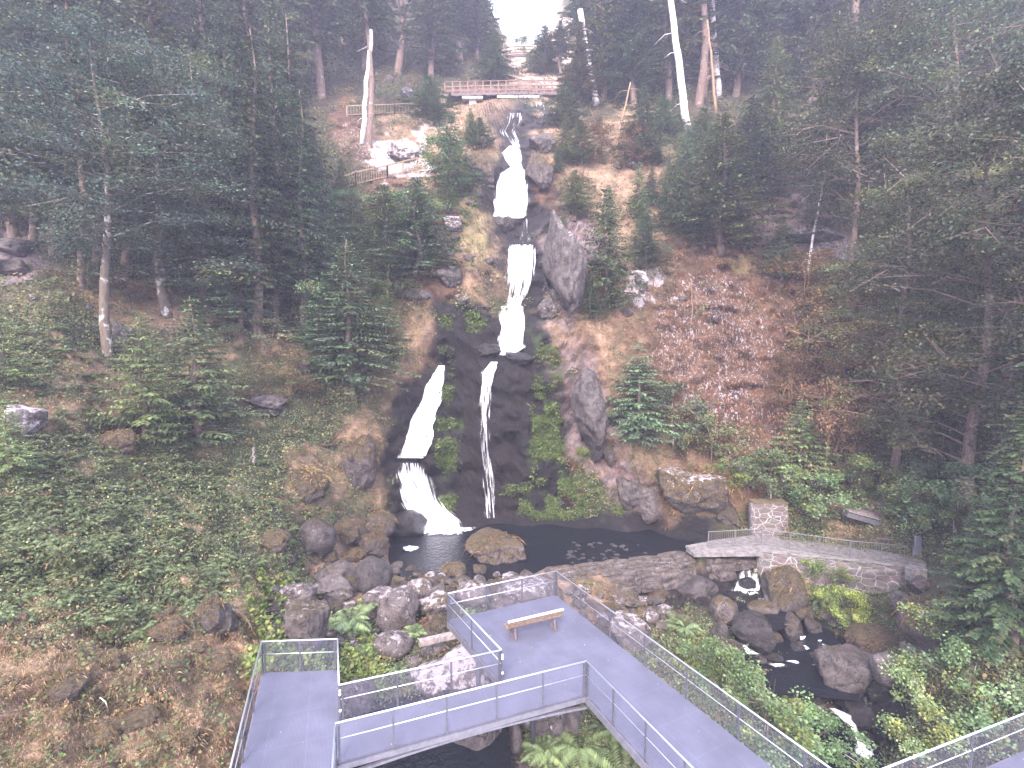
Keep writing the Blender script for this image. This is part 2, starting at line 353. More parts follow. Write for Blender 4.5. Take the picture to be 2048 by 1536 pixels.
def blob(px, py, cx, cy, rx, ry, rot=0):
    c, s = math.cos(R(rot)), math.sin(R(rot)); dx, dy = px - cx, py - cy
    a = (dx * c + dy * s) / rx; b = (-dx * s + dy * c) / ry
    return np.clip(1.35 - np.sqrt(a * a + b * b), 0, .5) * 2
wob = fbm(X3 * .35, Y3 * .35, Z3 * .35, 5, 4); wob2 = fbm(X3 * .9, Y3 * .9, Z3 * .9, 55, 4)
PXw, PYw = PX + wob * 60 + wob2 * 22, PY + wob2 * 50
ROCK = [(1510, 730, 215, 270, -20), (1400, 600, 90, 70, 0), (1590, 430, 70, 90, 0), (1630, 480, 90, 30, 20), (1125, 520, 55, 100, 15), (1170, 820, 60, 130, -20), (960, 880, 150, 170, 0), (1285, 1000, 70, 60, 30), (30, 510, 60, 45, 0), (900, 460, 60, 60, 0), (780, 330, 60, 50, 0), (870, 560, 60, 50, 0), (1040, 380, 60, 100, 0), (1080, 900, 70, 160, 0), (960, 680, 80, 50, 0), (700, 260, 30, 60, -20), (1620, 850, 100, 120, 0)]
WET = [(950, 880, 120, 180, 0), (1060, 880, 70, 170, 0), (970, 690, 110, 50, 0), (1075, 680, 30, 50, 0), (845, 840, 60, 120, 25), (1050, 540, 55, 70, 0), (1040, 450, 70, 30, 0), (1020, 370, 55, 90, 10), (850, 1010, 70, 50, 0), (1060, 1080, 350, 60, 0), (1380, 1180, 150, 40, 0), (1560, 1290, 110, 90, 35), (1700, 1450, 90, 110, 40), (1050, 250, 50, 50, 0), (1370, 1060, 60, 30, 0), (930, 630, 60, 30, 0)]
rockw = np.zeros_like(PX); wetw = np.zeros_like(PX)
for b in ROCK: rockw = np.maximum(rockw, blob(PXw, PYw, *b))
for b in WET: wetw = np.maximum(wetw, blob(PXw, PYw, *b))
# relief, metres along the line of distance
rel = fbm(X3 * .22, Y3 * .22, Z3 * .22, 1, 3) * 1.0 + fbm(X3 * .8, Y3 * .8, Z3 * .8, 2, 4) * .55
rid = 1 - np.abs(fbm(X3 * .45, Y3 * .45, Z3 * .9, 9, 4)) * 2
rw = np.maximum(rockw, wetw * .7)
step = np.abs(((Z3 * .42 + fbm(X3 * .3, Y3 * .3, Z3 * .3, 77, 3) * 1.6) % 1) - .5) * 2
rel2 = rel + rw * (rid - .5) * .8 + rw * fbm(X3 * 2.4, Y3 * 2.4, Z3 * 1.3, 12, 4) * .5 - rockw * step * .2 + fbm(X3 * 2., Y3 * 2., Z3 * 2., 13, 3) * .22
flat = np.clip(blob(PX, PY, 1080, 1100, 330, 70) + blob(PX, PY, 1700, 1120, 170, 50), 0, 1)
rel2 = rel2 + blob(PX, PY, 250, 1320, 420, 260) * (fbm(X3 * .9, Y3 * .9, Z3 * .9, 91, 3) * 1.3 + fbm(X3 * 2.6, Y3 * 2.6, Z3 * 2.6, 92, 3) * .45)
amp = (1 - flat * .85) * np.clip(D0 / 26, .3, 1.0)
D1 = D0 + rel2 * amp
X3, Y3, Z3 = world_of(PX, PY, D1)

def Tm(px, py, arr=None):
    arr = D1 if arr is None else arr
    px = np.asarray(px, float); py = np.asarray(py, float)
    ci = np.interp(px, GX, np.arange(len(GX))); t = (py - vtop(px)) / (1900 - vtop(px)); ri = np.clip(t, 0, 1) * (len(TV) - 1)
    c0 = np.clip(np.floor(ci).astype(int), 0, len(GX) - 2); r0 = np.clip(np.floor(ri).astype(int), 0, len(TV) - 2); fc = ci - c0; fr = ri - r0
    return arr[r0, c0] * (1 - fc) * (1 - fr) + arr[r0, c0 + 1] * fc * (1 - fr) + arr[r0 + 1, c0] * (1 - fc) * fr + arr[r0 + 1, c0 + 1] * fc * fr
def T(px, py): return float(Tm(px, py))
def GP(px, py): return at(px, py, T(px, py))

# ground colours: what grows or lies where, plus a glow painted at the ridge notch
DRY = [(100, 1380, 220, 160, 0), (350, 1420, 200, 130, 0), (720, 930, 60, 90, 0), (420, 1230, 130, 90, 20), (1200, 690, 90, 120, 0), (1310, 950, 120, 55, 15), (800, 690, 90, 110, 0), (950, 380, 70, 110, 0), (1270, 420, 80, 180, 0), (1110, 310, 70, 70, 0), (960, 250, 90, 60, 0), (1340, 620, 70, 120, -30), (130, 790, 130, 60, 0), (860, 330, 90, 60, 0), (800, 300, 90, 60, 0), (1180, 760, 60, 80, 0), (630, 960, 80, 60, 0), (1460, 530, 100, 40, 20), (740, 1140, 100, 80, 0), (1200, 1180, 250, 50, 0), (970, 500, 50, 90, 0), (1680, 320, 60, 30, 0), (1080, 120, 60, 60, 0), (1100, 280, 60, 30, 0), (1380, 980, 110, 60, 0), (300, 620, 100, 40, 0), (1700, 1020, 60, 60, 0)]
GRN = [(200, 1080, 330, 190, 0), (100, 720, 200, 110, 0), (560, 950, 130, 120, 0), (650, 1010, 90, 60, 0), (720, 1330, 110, 90, 0), (1110, 990, 90, 60, 0), (1095, 850, 35, 140, 0), (930, 640, 60, 30, 0), (1560, 1430, 230, 130, 0), (1360, 1320, 100, 70, 0), (1850, 1430, 220, 140, 0), (1680, 1200, 100, 60, 0), (1230, 1480, 170, 80, 0), (560, 1200, 70, 90, 0), (900, 880, 25, 160, 0), (960, 400, 25, 80, 20), (1400, 900, 120, 60, 0), (1650, 1050, 120, 60, 0), (1850, 1050, 150, 90, 0), (700, 700, 100, 120, 0)]
YEL = [(1490, 520, 40, 20, 0), (960, 440, 25, 70, 0), (970, 350, 50, 40, 0), (240, 890, 50, 30, 0)]
def fld(L):
    w = np.zeros_like(PX)
    for b in L: w = np.maximum(w, blob(PXw, PYw, *b))
    return w
dryw, grnw, yelw = fld(DRY), fld(GRN), fld(YEL)
grnw = np.clip(grnw * (1.05 + wob2 * 1.6), 0, 1); dryw = np.clip(dryw * (1.1 + wob * 1.2) + np.clip(wob2 * 2.2 - .35, 0, .7) * (PX < 900) * (PY > 560), 0, 1)
def L3(a, b, w): return a * (1 - w[..., None]) + np.array(b)[None, None] * w[..., None]
col = np.ones(PX.shape + (3,)) * np.array([.075, .06, .04])
col = L3(col, (.055, .065, .03), np.clip(.5 + wob * 2, 0, 1) * .8)
col = L3(col, (.065, .085, .045), grnw * .9)
col = L3(col, (.36, .245, .17), dryw * (.55 + .45 * np.clip(wob2 * 2 + .5, 0, 1)))
tone = np.clip(.5 + wob2, 0, 1)
rc = np.array([.05, .031, .024])[None, None] * (1 - tone[..., None]) + np.array([.16, .092, .06])[None, None] * tone[..., None]
col = col * (1 - rockw[..., None] * .92) + rc * rockw[..., None] * .92
gry = np.zeros_like(PX)
for b in [(1590, 430, 80, 80, 0), (1125, 530, 50, 110, 10), (1170, 830, 55, 120, -20), (30, 510, 60, 50, 0), (1640, 490, 90, 30, 15), (1255, 990, 40, 60, 0)]: gry = np.maximum(gry, blob(PXw, PYw, *b))
col = L3(col, (.26, .21, .22), gry * .9)
col = L3(col, (.6, .52, .5), np.maximum(blob(PXw, PYw, 800, 320, 55, 28, 0), blob(PXw, PYw, 850, 290, 18, 45, 0)) )
col = L3(col, (.55, .45, .40), blob(PXw, PYw, 1080, 90, 60, 80) * .8)  # glow of the sky gap painted in as paler ground around the notch
col = L3(col, (.34, .29, .15), yelw * .6)
col = L3(col, (.012, .011, .013), wetw * .95)
grnc = np.maximum.reduce([blob(PXw, PYw, 1095, 850, 22, 150), blob(PXw, PYw, 895, 900, 20, 150), blob(PXw, PYw, 950, 400, 12, 80, 20), blob(PXw, PYw, 1110, 1000, 70, 30)])
col = L3(col, (.05, .085, .028), grnc * np.clip(wob2 * 3 + .6, 0, 1) * .85)
lich = np.zeros_like(PX)
for b, s in [((1430, 690, 130, 170, -20), .95), ((1540, 740, 150, 200, 0), .8), ((1400, 600, 90, 60, 0), .75), ((1520, 860, 120, 110, 0), .8), ((1640, 760, 90, 120, 0), .5), ((1120, 540, 50, 110, 10), .85), ((1285, 565, 25, 40, 0), 1.5), ((1640, 485, 80, 25, 10), 1.2), ((1590, 400, 60, 50, 0), .5), ((870, 480, 60, 50, 0), .9), ((780, 320, 60, 40, 0), 1.3), ((1260, 400, 50, 60, 0), .6), ((710, 280, 30, 60, 0), .9), ((30, 500, 60, 40, 0), .5), ((880, 560, 40, 30, 0), .5), ((1190, 820, 40, 90, 0), .4), ((1300, 990, 60, 40, 0), .4), ((1650, 880, 80, 90, 0), .4)]:
    lich = np.maximum(lich, blob(PXw, PYw, *b) * s)
mask = np.stack([np.clip(lich, 0, 1.4), wetw, grnw], -1)

nr, nc = PX.shape
Vt = np.stack([X3, Y3, Z3], -1)
# the ridge falls away behind the top edge
back = Vt[:1] + np.array([0, 60., -45.]); Vt = np.concatenate([back, Vt]); col = np.concatenate([col[:1], col]); mask = np.concatenate([mask[:1], mask]); nr += 1
idx = np.arange(nr * nc).reshape(nr, nc)
Ft = np.stack([idx[:-1, :-1], idx[1:, :-1], idx[1:, 1:], idx[:-1, 1:]], -1).reshape(-1, 4)
terr = link('hillside', npmesh('hillside', Vt.reshape(-1, 3), Ft, M['terrain'], True, {'col': col.reshape(-1, 3), 'mask': mask.reshape(-1, 3)}))
prop(terr, 'steep wooded gorge hillside of soil, moss and rock around the waterfall', 'hillside', kind='structure')
me = npmesh('ground', [(-900, -600, -30), (900, -600, -30), (900, 1200, -30), (-900, 1200, -30)], [(0, 1, 2, 3)], M['terrain'], cols={'col': np.ones((4, 3)) * .06, 'mask': np.zeros((4, 3))})
prop(link('ground', me), 'valley ground under and beyond the gorge', 'ground', kind='structure')

# surface normals on the grid for scattering
def nrm_at(px, py):
    e = 6.0
    def P3(a, b):
        Y = Tm(a, b); return np.stack(world_of(np.asarray(a, float), np.asarray(b, float), Y), -1)
    a = P3(px + e, py) - P3(px - e, py); b = P3(px, py - e) - P3(px, py + e)
    n = np.cross(a, b); n /= np.linalg.norm(n, axis=-1, keepdims=True) + 1e-9
    return n * np.where(n[..., 1:2] > 0, -1, 1)

# ------------------------------------------------------------------ small mesh builder
class MB:
    def __init__(s): s.v = []; s.f = []
    def quad(s, a, b, c, d): i = len(s.v); s.v += [a, b, c, d]; s.f.append((i, i + 1, i + 2, i + 3))
    def box(s, c, size, rz=0, mtx=None):
        mt = mtx or (Matrix.Translation(Vector(c)) @ Matrix.Rotation(rz, 4, 'Z'))
        i = len(s.v); h = [x / 2 for x in size]
        for x in (-1, 1):
            for y in (-1, 1):
                for z in (-1, 1): s.v.append(tuple(mt @ Vector((x * h[0], y * h[1], z * h[2]))))
        for f in ((0, 1, 3, 2), (4, 6, 7, 5), (0, 4, 5, 1), (2, 3, 7, 6), (0, 2, 6, 4), (1, 5, 7, 3)): s.f.append(tuple(i + k for k in f))
        return s
    def beam(s, a, b, w, h, up=Vector((0, 0, 1))):
        a = Vector(a); b = Vector(b); d = b - a; L = d.length; x = d.normalized(); y = up.cross(x)
        if y.length < 1e-4: y = Vector((0, 1, 0))
        y.normalize(); z = x.cross(y)
        mt = Matrix.Translation((a + b) / 2) @ Matrix((x, y, z)).transposed().to_4x4()
        return s.box(None, (L, w, h), mtx=mt)
    def tube(s, pts, rad, n=8, cap=True):
        pts = [Vector(p) for p in pts]
        if not hasattr(rad, '__len__'): rad = [rad] * len(pts)
        i0 = len(s.v)
        for k, p in enumerate(pts):
            d = (pts[min(k + 1, len(pts) - 1)] - pts[max(k - 1, 0)]).normalized()
            a = d.cross(Vector((0.13, 0.97, 0.2))).normalized(); b = d.cross(a)
            for j in range(n):
                t = 2 * math.pi * j / n; s.v.append(tuple(p + (a * math.cos(t) + b * math.sin(t)) * rad[k]))
        for k in range(len(pts) - 1):
            for j in range(n): s.f.append((i0 + k * n + j, i0 + k * n + (j + 1) % n, i0 + (k + 1) * n + (j + 1) % n, i0 + (k + 1) * n + j))
        if cap: s.f.append(tuple(i0 + j for j in range(n))[::-1]); s.f.append(tuple(i0 + (len(pts) - 1) * n + j for j in range(n)))
        return s
    def poly(s, top, thick):
        i = len(s.v); n = len(top); s.v += [tuple(p) for p in top]; s.v += [(p[0], p[1], p[2] - thick) for p in top]
        s.f.append(tuple(range(i, i + n))); s.f.append(tuple(range(i + 2 * n - 1, i + n - 1, -1)))
        for k in range(n): s.f.append((i + k, i + n + k, i + n + (k + 1) % n, i + (k + 1) % n))
        return s
    def build(s, name, m, parent=None, smooth=False, bevel=0, local=None):
        me = bpy.data.meshes.new(name); me.from_pydata([tuple(v) for v in s.v], [], s.f)
        if local is not None: me.transform(Matrix.Translation(-Vector(local)))
        bm = bmesh.new(); bm.from_mesh(me); bmesh.ops.recalc_face_normals(bm, faces=bm.faces); bm.to_mesh(me); bm.free()
        if smooth:
            for p in me.polygons: p.use_smooth = True
        me.materials.append(m); o = link(name, me, parent)
        if bevel:
            b = o.modifiers.new('bevel', 'BEVEL'); b.width = bevel; b.segments = 2
        return o

# ------------------------------------------------------------------ steel walkways
def netpanel(name, a, b, z0, z1, parent):
    a = Vector(a); b = Vector(b); L = (b - a).length; H = z1 - z0; V = []; UV = []; n = max(2, int(L / .5)); m_ = 3; Fc = []
    off = (b - a).normalized().cross(Vector((0, 0, 1)))
    for j in range(m_ + 1):
        for i in range(n + 1):
            w = .012 * math.sin(i * 1.9 + j * 1.3 + a.x)
            p = a.lerp(b, i / n) + off * w; V.append((p.x, p.y, z0 + H * j / m_)); UV.append((L * i / n, H * j / m_))
    for j in range(m_):
        for i in range(n): k = j * (n + 1) + i; Fc.append((k, k + 1, k + n + 2, k + n + 1))
    me = npmesh(name, V, Fc, M['net']); uv = me.uv_layers.new(name='UVMap')
    uv.data.foreach_set('uv', np.array([UV[i] for f in Fc for i in f], np.float32).ravel())
    return link(name, me, parent)
def clamp_disc(parent, p, r=.035):
    mb = MB(); mb.tube([Vector(p) + Vector((0, -.055, 0)), Vector(p) + Vector((0, -.015, 0))], r, 10); return mb.build('clamp_plate', M['white'], parent)
RH = 1.05
def railing(parent, a, b, n, clamps=(), ends=(1, 1), low=.25):
    """handrail from a to b, post bases on the deck edge; n fields"""
    a = Vector((a.x, a.y, 0)); b = Vector((b.x, b.y, 0)); up = Vector((0, 0, 1)); d = (b - a).normalized()
    r = MB().tube([a + up * RH, b + up * RH], .024, 10).build('railing', M['steel_rail'], parent, True)
    r.name = 'railing'
    lo = MB(); lo.tube([a + up * .62, b + up * .62], .013, 8); lo.build('mid_rail', M['steel_rail'], r, True)
    for i in range(n + 1):
        if (i == 0 and not ends[0]) or (i == n and not ends[1]): continue
        p = a.lerp(b, i / n); q = MB(); q.box(p + up * ((RH - low) / 2 - .01), (.055, .035, RH + low - .02), math.atan2(d.y, d.x))
        if i in (0, n): q.box(p + d * (.09 if i == 0 else -.09) + up * ((RH - low) / 2 - .03), (.05, .035, RH + low - .06), math.atan2(d.y, d.x))
        po = q.build('post', M['steel'], r)
        if i in clamps:
            for z in (.9, .8, .32): clamp_disc(r, p + up * z + Vector((.03, 0, 0)))
    netpanel('net_infill', a, b, .02, RH - .03, r)
    return r
def deck(parent, pts, ax, z=0.0, th=.05):
    """grating panel in its own frame so the panel seams run along the deck"""
    c = sum((Vector(p) for p in pts), Vector()) / len(pts); ang = math.atan2(ax[1], ax[0])
    rot = Matrix.Rotation(-ang, 4, 'Z'); mb = MB()
    mb.poly([tuple(rot @ (Vector((p[0], p[1], z)) - c)) for p in pts], th)
    o = mb.build('deck', M['deck'], parent); o.location = c; o.rotation_euler = (0, 0, ang); return o
def xy(px, py): p = onz(px, py, RH); return Vector((p.x, p.y, 0))
L1, L2, J1 = xy(523, 1283), xy(675, 1278), xy(678, 1370)
K0, K1, J2, J3, J4 = xy(670, 1447), xy(1173, 1322), xy(1003, 1300), xy(895, 1187), xy(1112, 1142)
def extend(a, b, k): return a + (b - a) * k
L0 = extend(L1, xy(462, 1530), 2.2); K9 = extend(K0, xy(665, 1536), 3.2)
R9 = extend(J4, xy(1660, 1536), 1.9); Q9 = extend(K1, xy(1386, 1536), 2.2)
w1 = thing('walkway', 'left dead-end arm of the grey steel walkway, running from the bottom edge towards the ferns', 'walkway', L0, 'steel walkways over the gorge')
def par(o, root):
    o.parent = root; o.matrix_parent_inverse = Matrix.Translation(-root.location)
def adopt(root):
    for ch in [c for c in bpy.data.objects if c.parent == root]: ch.matrix_parent_inverse = Matrix.Translation(-Vector(root.location))
deck(w1, [L0, K9, K0, J1, L2, L1], (L1 - L0))
for a, b, n, cl in ((L0, L1, 6, ()), (L1, L2, 2, ()), (L2, J1, 1, (1,)), (K9, K0, 4, ())): railing(w1, a, b, n, cl)
bm_ = MB(); bm_.beam(L0 - Vector((0, 0, .16)), L1 - Vector((0, 0, .16)), .08, .2); bm_.build('edge_beam', M['steel_dark'], w1)
bm_ = MB(); bm_.beam(K9 - Vector((0, 0, .16)), K0 - Vector((0, 0, .16)), .08, .2); bm_.build('edge_beam', M['steel_dark'], w1)
bm_ = MB(); bm_.beam(L1 - Vector((0, 0, .16)), L2 - Vector((0, 0, .16)), .08, .2); bm_.build('edge_beam', M['steel_dark'], w1)
adopt(w1)
w2 = thing('walkway', 'short grey steel footbridge joining the left arm to the bench platform above boulders', 'walkway', (K0 + J1) / 2, 'steel walkways over the gorge')
deck(w2, [K0 + Vector((.004, 0, 0)), K1, J2, J1 + Vector((.004, 0, 0))], (K1 - K0))
railing(w2, K0, K1, 5); railing(w2, J1, J2, 3, (3,))
for a, b in ((K0, K1), (J1, J2)):
    n = 12; mb = MB()
    for i in range(n):
        t0, t1 = i / n, (i + 1) / n; sag = lambda t: -.16 - .17 * (1 - 4 * t * (1 - t))
        mb.beam(a.lerp(b, t0) + Vector((0, 0, -.14)), a.lerp(b, t1) + Vector((0, 0, -.14)), .09, .14)
        mb.beam(a.lerp(b, t0) + Vector((0, .02, sag(t0) - .1)), a.lerp(b, t1) + Vector((0, .02, sag(t1) - .1)), .09, .07)
    mb.build('arched_beam', M['steel_dark'], w2)
adopt(w2)
w3 = thing('walkway', 'wide grey steel viewing platform carrying the wooden bench, its arm running off bottom right', 'walkway', K1, 'steel walkways over the gorge')
deck(w3, [J2 + Vector((.004, 0, 0)), K1 + Vector((.004, 0, 0)), Q9, R9, J4, J3], (R9 - J4))
railing(w3, J3, J2, 2); railing(w3, J3, J4, 3); railing(w3, J4, R9, 12); railing(w3, K1, Q9, 7)
for a, b in ((J3, J2), (J3, J4), (J4, R9), (K1, Q9)):
    MB().beam(a - Vector((0, 0, .17)), b - Vector((0, 0, .17)), .08, .22).build('edge_beam', M['steel_dark'], w3)
for p in (J4 + Vector((-.3, -.4, 0)), J3 + Vector((1.2, -.4, 0)), J2.lerp(J4, .5), J4.lerp(R9, .4) + Vector((-.5, -.4, 0))):
    MB().tube([p + Vector((0, 0, -4.5)), p + Vector((0, 0, -.06))], .09, 12).build('support_column', M['steel'], w3, True)
adopt(w3)
E0, E1 = xy(1771, 1536), xy(2048, 1427); dE = (E1 - E0).normalized(); pE = Vector((dE.y, -dE.x, 0))
w4 = thing('walkway', 'corner of a grey steel walkway cut off by the bottom right of the view', 'walkway', E1, 'steel walkways over the gorge')
a, b = E0 - dE * 2.0, E1 + dE * 3
deck(w4, [a, a + pE * 1.7, b + pE * 1.7, b], dE); railing(w4, a, b, 4); railing(w4, a + pE * 1.7, b + pE * 1.7, 4)
MB().beam(a - Vector((0, 0, .16)), b - Vector((0, 0, .16)), .08, .2).build('edge_beam', M['steel_dark'], w4)
adopt(w4)

# bench: seen from behind, backrest towards the camera
b0, b1 = onz(1034, 1281, 0), onz(1109, 1262, 0)
dB = (b1 - b0).normalized(); ang = math.atan2(dB.y, dB.x); c = (b0 + b1) / 2
bt = thing('park_bench', 'brown wooden bench with a pale top slat facing the waterfall on the platform', 'bench', (c.x, c.y, 0.0), rz=ang)
BL = (onz(1124, 1224, .8) - onz(1013, 1251, .8)).length
for k, (yy, zz, hh) in enumerate(((0.0, .56, .09), (-.015, .67, .09))):
    MB().box((0, yy, zz), (BL, .03, hh)).build('backrest', M['bench_wood'], bt, bevel=.006)
MB().box((0, -.03, .775), (BL + .02, .075, .06)).build('top_slat', M['bench_top'], bt, bevel=.01)
for k in range(4): MB().box((0, .12 + k * .105, .44), (BL, .085, .035)).build('seat_slat', M['bench_wood'], bt, bevel=.006)
for s in (-1, 1):
    x = s * BL * .36; mb = MB()
    mb.beam((x, .02, .01), (x, .10, .42), .06, .06); mb.beam((x, .10, .40), (x, -.02, .76), .05, .05); mb.beam((x, .08, .40), (x, .48, .40), .05, .05)
    mb.beam((x, .48, .40), (x, .42, .01), .05, .05); mb.beam((x, -.06, .02), (x, .12, .02), .07, .03); mb.beam((x, .34, .02), (x, .52, .02), .07, .03)
    mb.build('leg', M['bench_wood'], bt, bevel=.008)

# ------------------------------------------------------------------ water
def sheet(name, z, pts, m_, label):
    P = [onz(px, py, z) for px, py in pts]; mb = MB(); i = len(mb.v); mb.v += [tuple(p) for p in P]; mb.f.append(tuple(range(len(P))))
    o = mb.build(name, m_); return prop(o, label, 'water', kind='structure')
sheet('water', WZ, [(720, 1200), (730, 1085), (790, 1035), (900, 1012), (1100, 1012), (1300, 1030), (1500, 1040), (1560, 1075), (1520, 1100), (1445, 1108), (1290, 1128), (1110, 1152), (1100, 1170), (1080, 1195), (900, 1205)], M['pool'], 'dark plunge pool at the foot of the waterfall')
sheet('water', -5.15, [(1240, 1245), (1245, 1190), (1450, 1175), (1560, 1175), (1600, 1240), (1560, 1260), (1480, 1275), (1400, 1262), (1300, 1250)], M['pool'], 'dark water below the stone weir and small spillway')
sheet('water', -5.9, [(1450, 1330), (1470, 1262), (1600, 1235), (1700, 1280), (1720, 1400), (1560, 1390)], M['pool'], 'dark stream water between the boulders left of the big brown boulder')
sheet('water', -7.45, [(1560, 1560), (1630, 1400), (1760, 1390), (1830, 1480), (1850, 1580)], M['pool'], 'dark stream water at the bottom right below the little cascade')
sheet('water', -3.75, [(700, 1600), (690, 1440), (830, 1290), (900, 1260), (1000, 1290), (1010, 1400), (1030, 1600)], M['pool'], 'dark water in the gap under the steel footbridge')

def falls(label, rows, dens, off=.35, cols=16, top_edge=.6, plume=0, seed=0):
    """rows: (px_left, px_right, py); one sheet of falling water standing off the rock"""
    rr = np.array(rows, float); n = 9 * (len(rr) - 1) + 1
    t = np.linspace(0, len(rr) - 1, n); tf = np.floor(np.minimum(t, len(rr) - 1.001)); fr_ = t - tf; t = tf + fr_ * .45 + .55 * (fr_ * fr_ * (3 - 2 * fr_)); L = np.interp(t, range(len(rr)), rr[:, 0]); Rr = np.interp(t, range(len(rr)), rr[:, 1]); Y_ = np.interp(t, range(len(rr)), rr[:, 2])
    mid = (L + Rr) / 2; L, Rr = L - 4 + 4 * fbm(Y_ * .04, Y_ * 0 + seed, Y_ * 0, 3, 2), Rr + 4 + 4 * fbm(Y_ * .04, Y_ * 0 + seed + 9, Y_ * 0, 4, 2); u = np.linspace(0, 1, cols)[None]; PXf = L[:, None] * (1 - u) + Rr[:, None] * u; PYf = np.repeat(Y_[:, None], cols, 1)
    Dw = Tm(PXf, PYf)
    lo = np.minimum.accumulate(Tm(PXf, PYf)[:, ::1], 0) * .35 + Dw * .65     # the water leaps a little off the ledges
    sm = (lo + np.roll(lo, 1, 1) + np.roll(lo, -1, 1)) / 3; sm[:, 0] = lo[:, 0]; sm[:, -1] = lo[:, -1]
    ker = np.array([1, 2, 3, 4, 3, 2, 1.]) / 16; pad = np.pad(sm, ((3, 3), (0, 0)), 'edge'); sm2 = sum(ker[q] * pad[q:q + n] for q in range(7))
    pad = np.pad(sm2, ((0, 0), (2, 2)), 'edge'); sm2 = (pad[:, :-4] + pad[:, 1:-3] + pad[:, 2:-2] + pad[:, 3:-1] + pad[:, 4:]) / 5
    Df = sm2 * .75 + np.minimum(sm2, Dw) * .25 - off
    Xw, Yw, Zw = world_of(PXf, PYf, Df)
    Df = Df + fbm(Xw * 3, Yw * 0, Zw * .5, 31 + seed, 3) * .12
    Xw, Yw, Zw = world_of(PXf, PYf, Df)
    V = np.stack([Xw, Yw, Zw], -1).reshape(-1, 3); ix = np.arange(n * cols).reshape(n, cols)
    Fq = np.stack([ix[:-1, :-1], ix[1:, :-1], ix[1:, 1:], ix[:-1, 1:]], -1).reshape(-1, 4)
    vv = np.r_[0, np.cumsum(np.sqrt(np.diff(Zw[:, cols // 2]) ** 2 + np.diff(Yw[:, cols // 2]) ** 2 + np.diff(Xw[:, cols // 2]) ** 2))]
    uvm = np.stack([(PXf - mid[:, None]) * Yw / F + 7.3 * seed, np.repeat(vv[:, None], cols, 1)], -1).reshape(-1, 2)
    dr = np.interp(t, range(len(dens)), dens)[:, None] * np.ones((1, cols))
    edge = np.clip(np.minimum(u, 1 - u) * 4.2, 0, 1) ** .8 * .75 + .25
    d = (dr * edge)
    me = npmesh('waterfall', V, Fq, M['falls'], True, {'dens': np.repeat(d.reshape(-1, 1), 3, 1)})
    uvl = me.uv_layers.new(name='UVMap'); uvl.data.foreach_set('uv', uvm[Fq.ravel()].astype(np.float32).ravel())
    return prop(link('waterfall', me), label, 'waterfall', kind='structure')
falls('highest visible cascade, spreading over pale rock below the wooden footbridge', [(1016, 1044, 226), (1008, 1046, 245), (990, 1046, 262), (1005, 1044, 276), (1026, 1042, 294)], [.55, .45, .42, .5, .6], seed=1)
falls('thin blue veil of water right of the highest cascade', [(1072, 1088, 205), (1074, 1090, 225), (1068, 1084, 252)], [.5, .42, .35], seed=2)
falls('white cascade bulging from a narrow lip, widening to a flat foot', [(1022, 1034, 292), (1006, 1042, 305), (1012, 1042, 320), (1024, 1044, 334), (1006, 1050, 345), (994, 1052, 370), (989, 1054, 400), (988, 1055, 432), (1002, 1048, 436)], [1, 1.1, 1.2, 1.2, 1.2, 1.2, 1.2, 1.15, 1.1], seed=3)
falls('thin spill of water running down dark rock between two cascades', [(1040, 1060, 436), (1042, 1058, 460), (1040, 1062, 486)], [.45, .42, .45], seed=4)
falls('curtain of white water with dark streaks dropping off a straight lip', [(1018, 1072, 489), (1013, 1072, 500), (1011, 1071, 530), (1010, 1066, 560), (1010, 1055, 590), (1010, 1042, 612)], [.6, .95, .8, .72, .62, .8], seed=5)
falls('solid white cascade plunging below the streaked curtain', [(1004, 1042, 612), (1002, 1046, 630), (1004, 1047, 655), (1000, 1046, 680), (997, 1045, 695), (1000, 1020, 710)], [1.1, 1.25, 1.25, 1.25, 1.2, 1.1], seed=6)
falls('thin veil of water streaking down the dark central cliff into the pool', [(986, 994, 724), (966, 990, 745), (960, 984, 775), (958, 980, 830), (960, 980, 900), (964, 986, 960), (970, 994, 1036)], [.9, .84, .66, .6, .6, .55, .5], cols=14, seed=7)
falls('broad slanting white chute on the left of the dark cliff', [(878, 886, 731), (862, 886, 760), (846, 880, 800), (826, 870, 840), (812, 848, 880), (804, 838, 905), (790, 850, 916)], [1.0, 1.2, 1.25, 1.25, 1.25, 1.2, 1.1], seed=8)
falls('narrow side strand rejoining the slanting white chute', [(860, 864, 850), (856, 866, 872), (844, 858, 892), (836, 850, 912)], [.9, 1.15, 1.15, 1.1], cols=8, seed=9)
falls('fan of white water with dark streaks landing in the pool on the left', [(796, 850, 926), (793, 858, 950), (793, 870, 975), (794, 882, 1000), (806, 896, 1020), (838, 920, 1040), (850, 930, 1062)], [.55, .82, .76, .78, .95, 1.1, 1.2], seed=10, off=.6)
falls('small spillway fall dropping under the concrete slab', [(1482, 1518, 1114), (1478, 1520, 1135), (1476, 1520, 1155), (1470, 1524, 1172), (1462, 1524, 1182)], [.62, .68, .68, .76, .68], off=.3, seed=11)
falls('little bright cascade curling between bushes at the bottom right', [(1658, 1668, 1416), (1674, 1700, 1430), (1700, 1716, 1450), (1710, 1724, 1475), (1712, 1742, 1492), (1716, 1748, 1512)], [.6, .72, .66, .55, .75, .6], off=.7, cols=8, seed=12)
falls('short dim cascade beside the big brown boulder', [(1644, 1658, 1370), (1648, 1662, 1392), (1652, 1664, 1412)], [.5, .5, .45], off=.5, cols=6, seed=13)
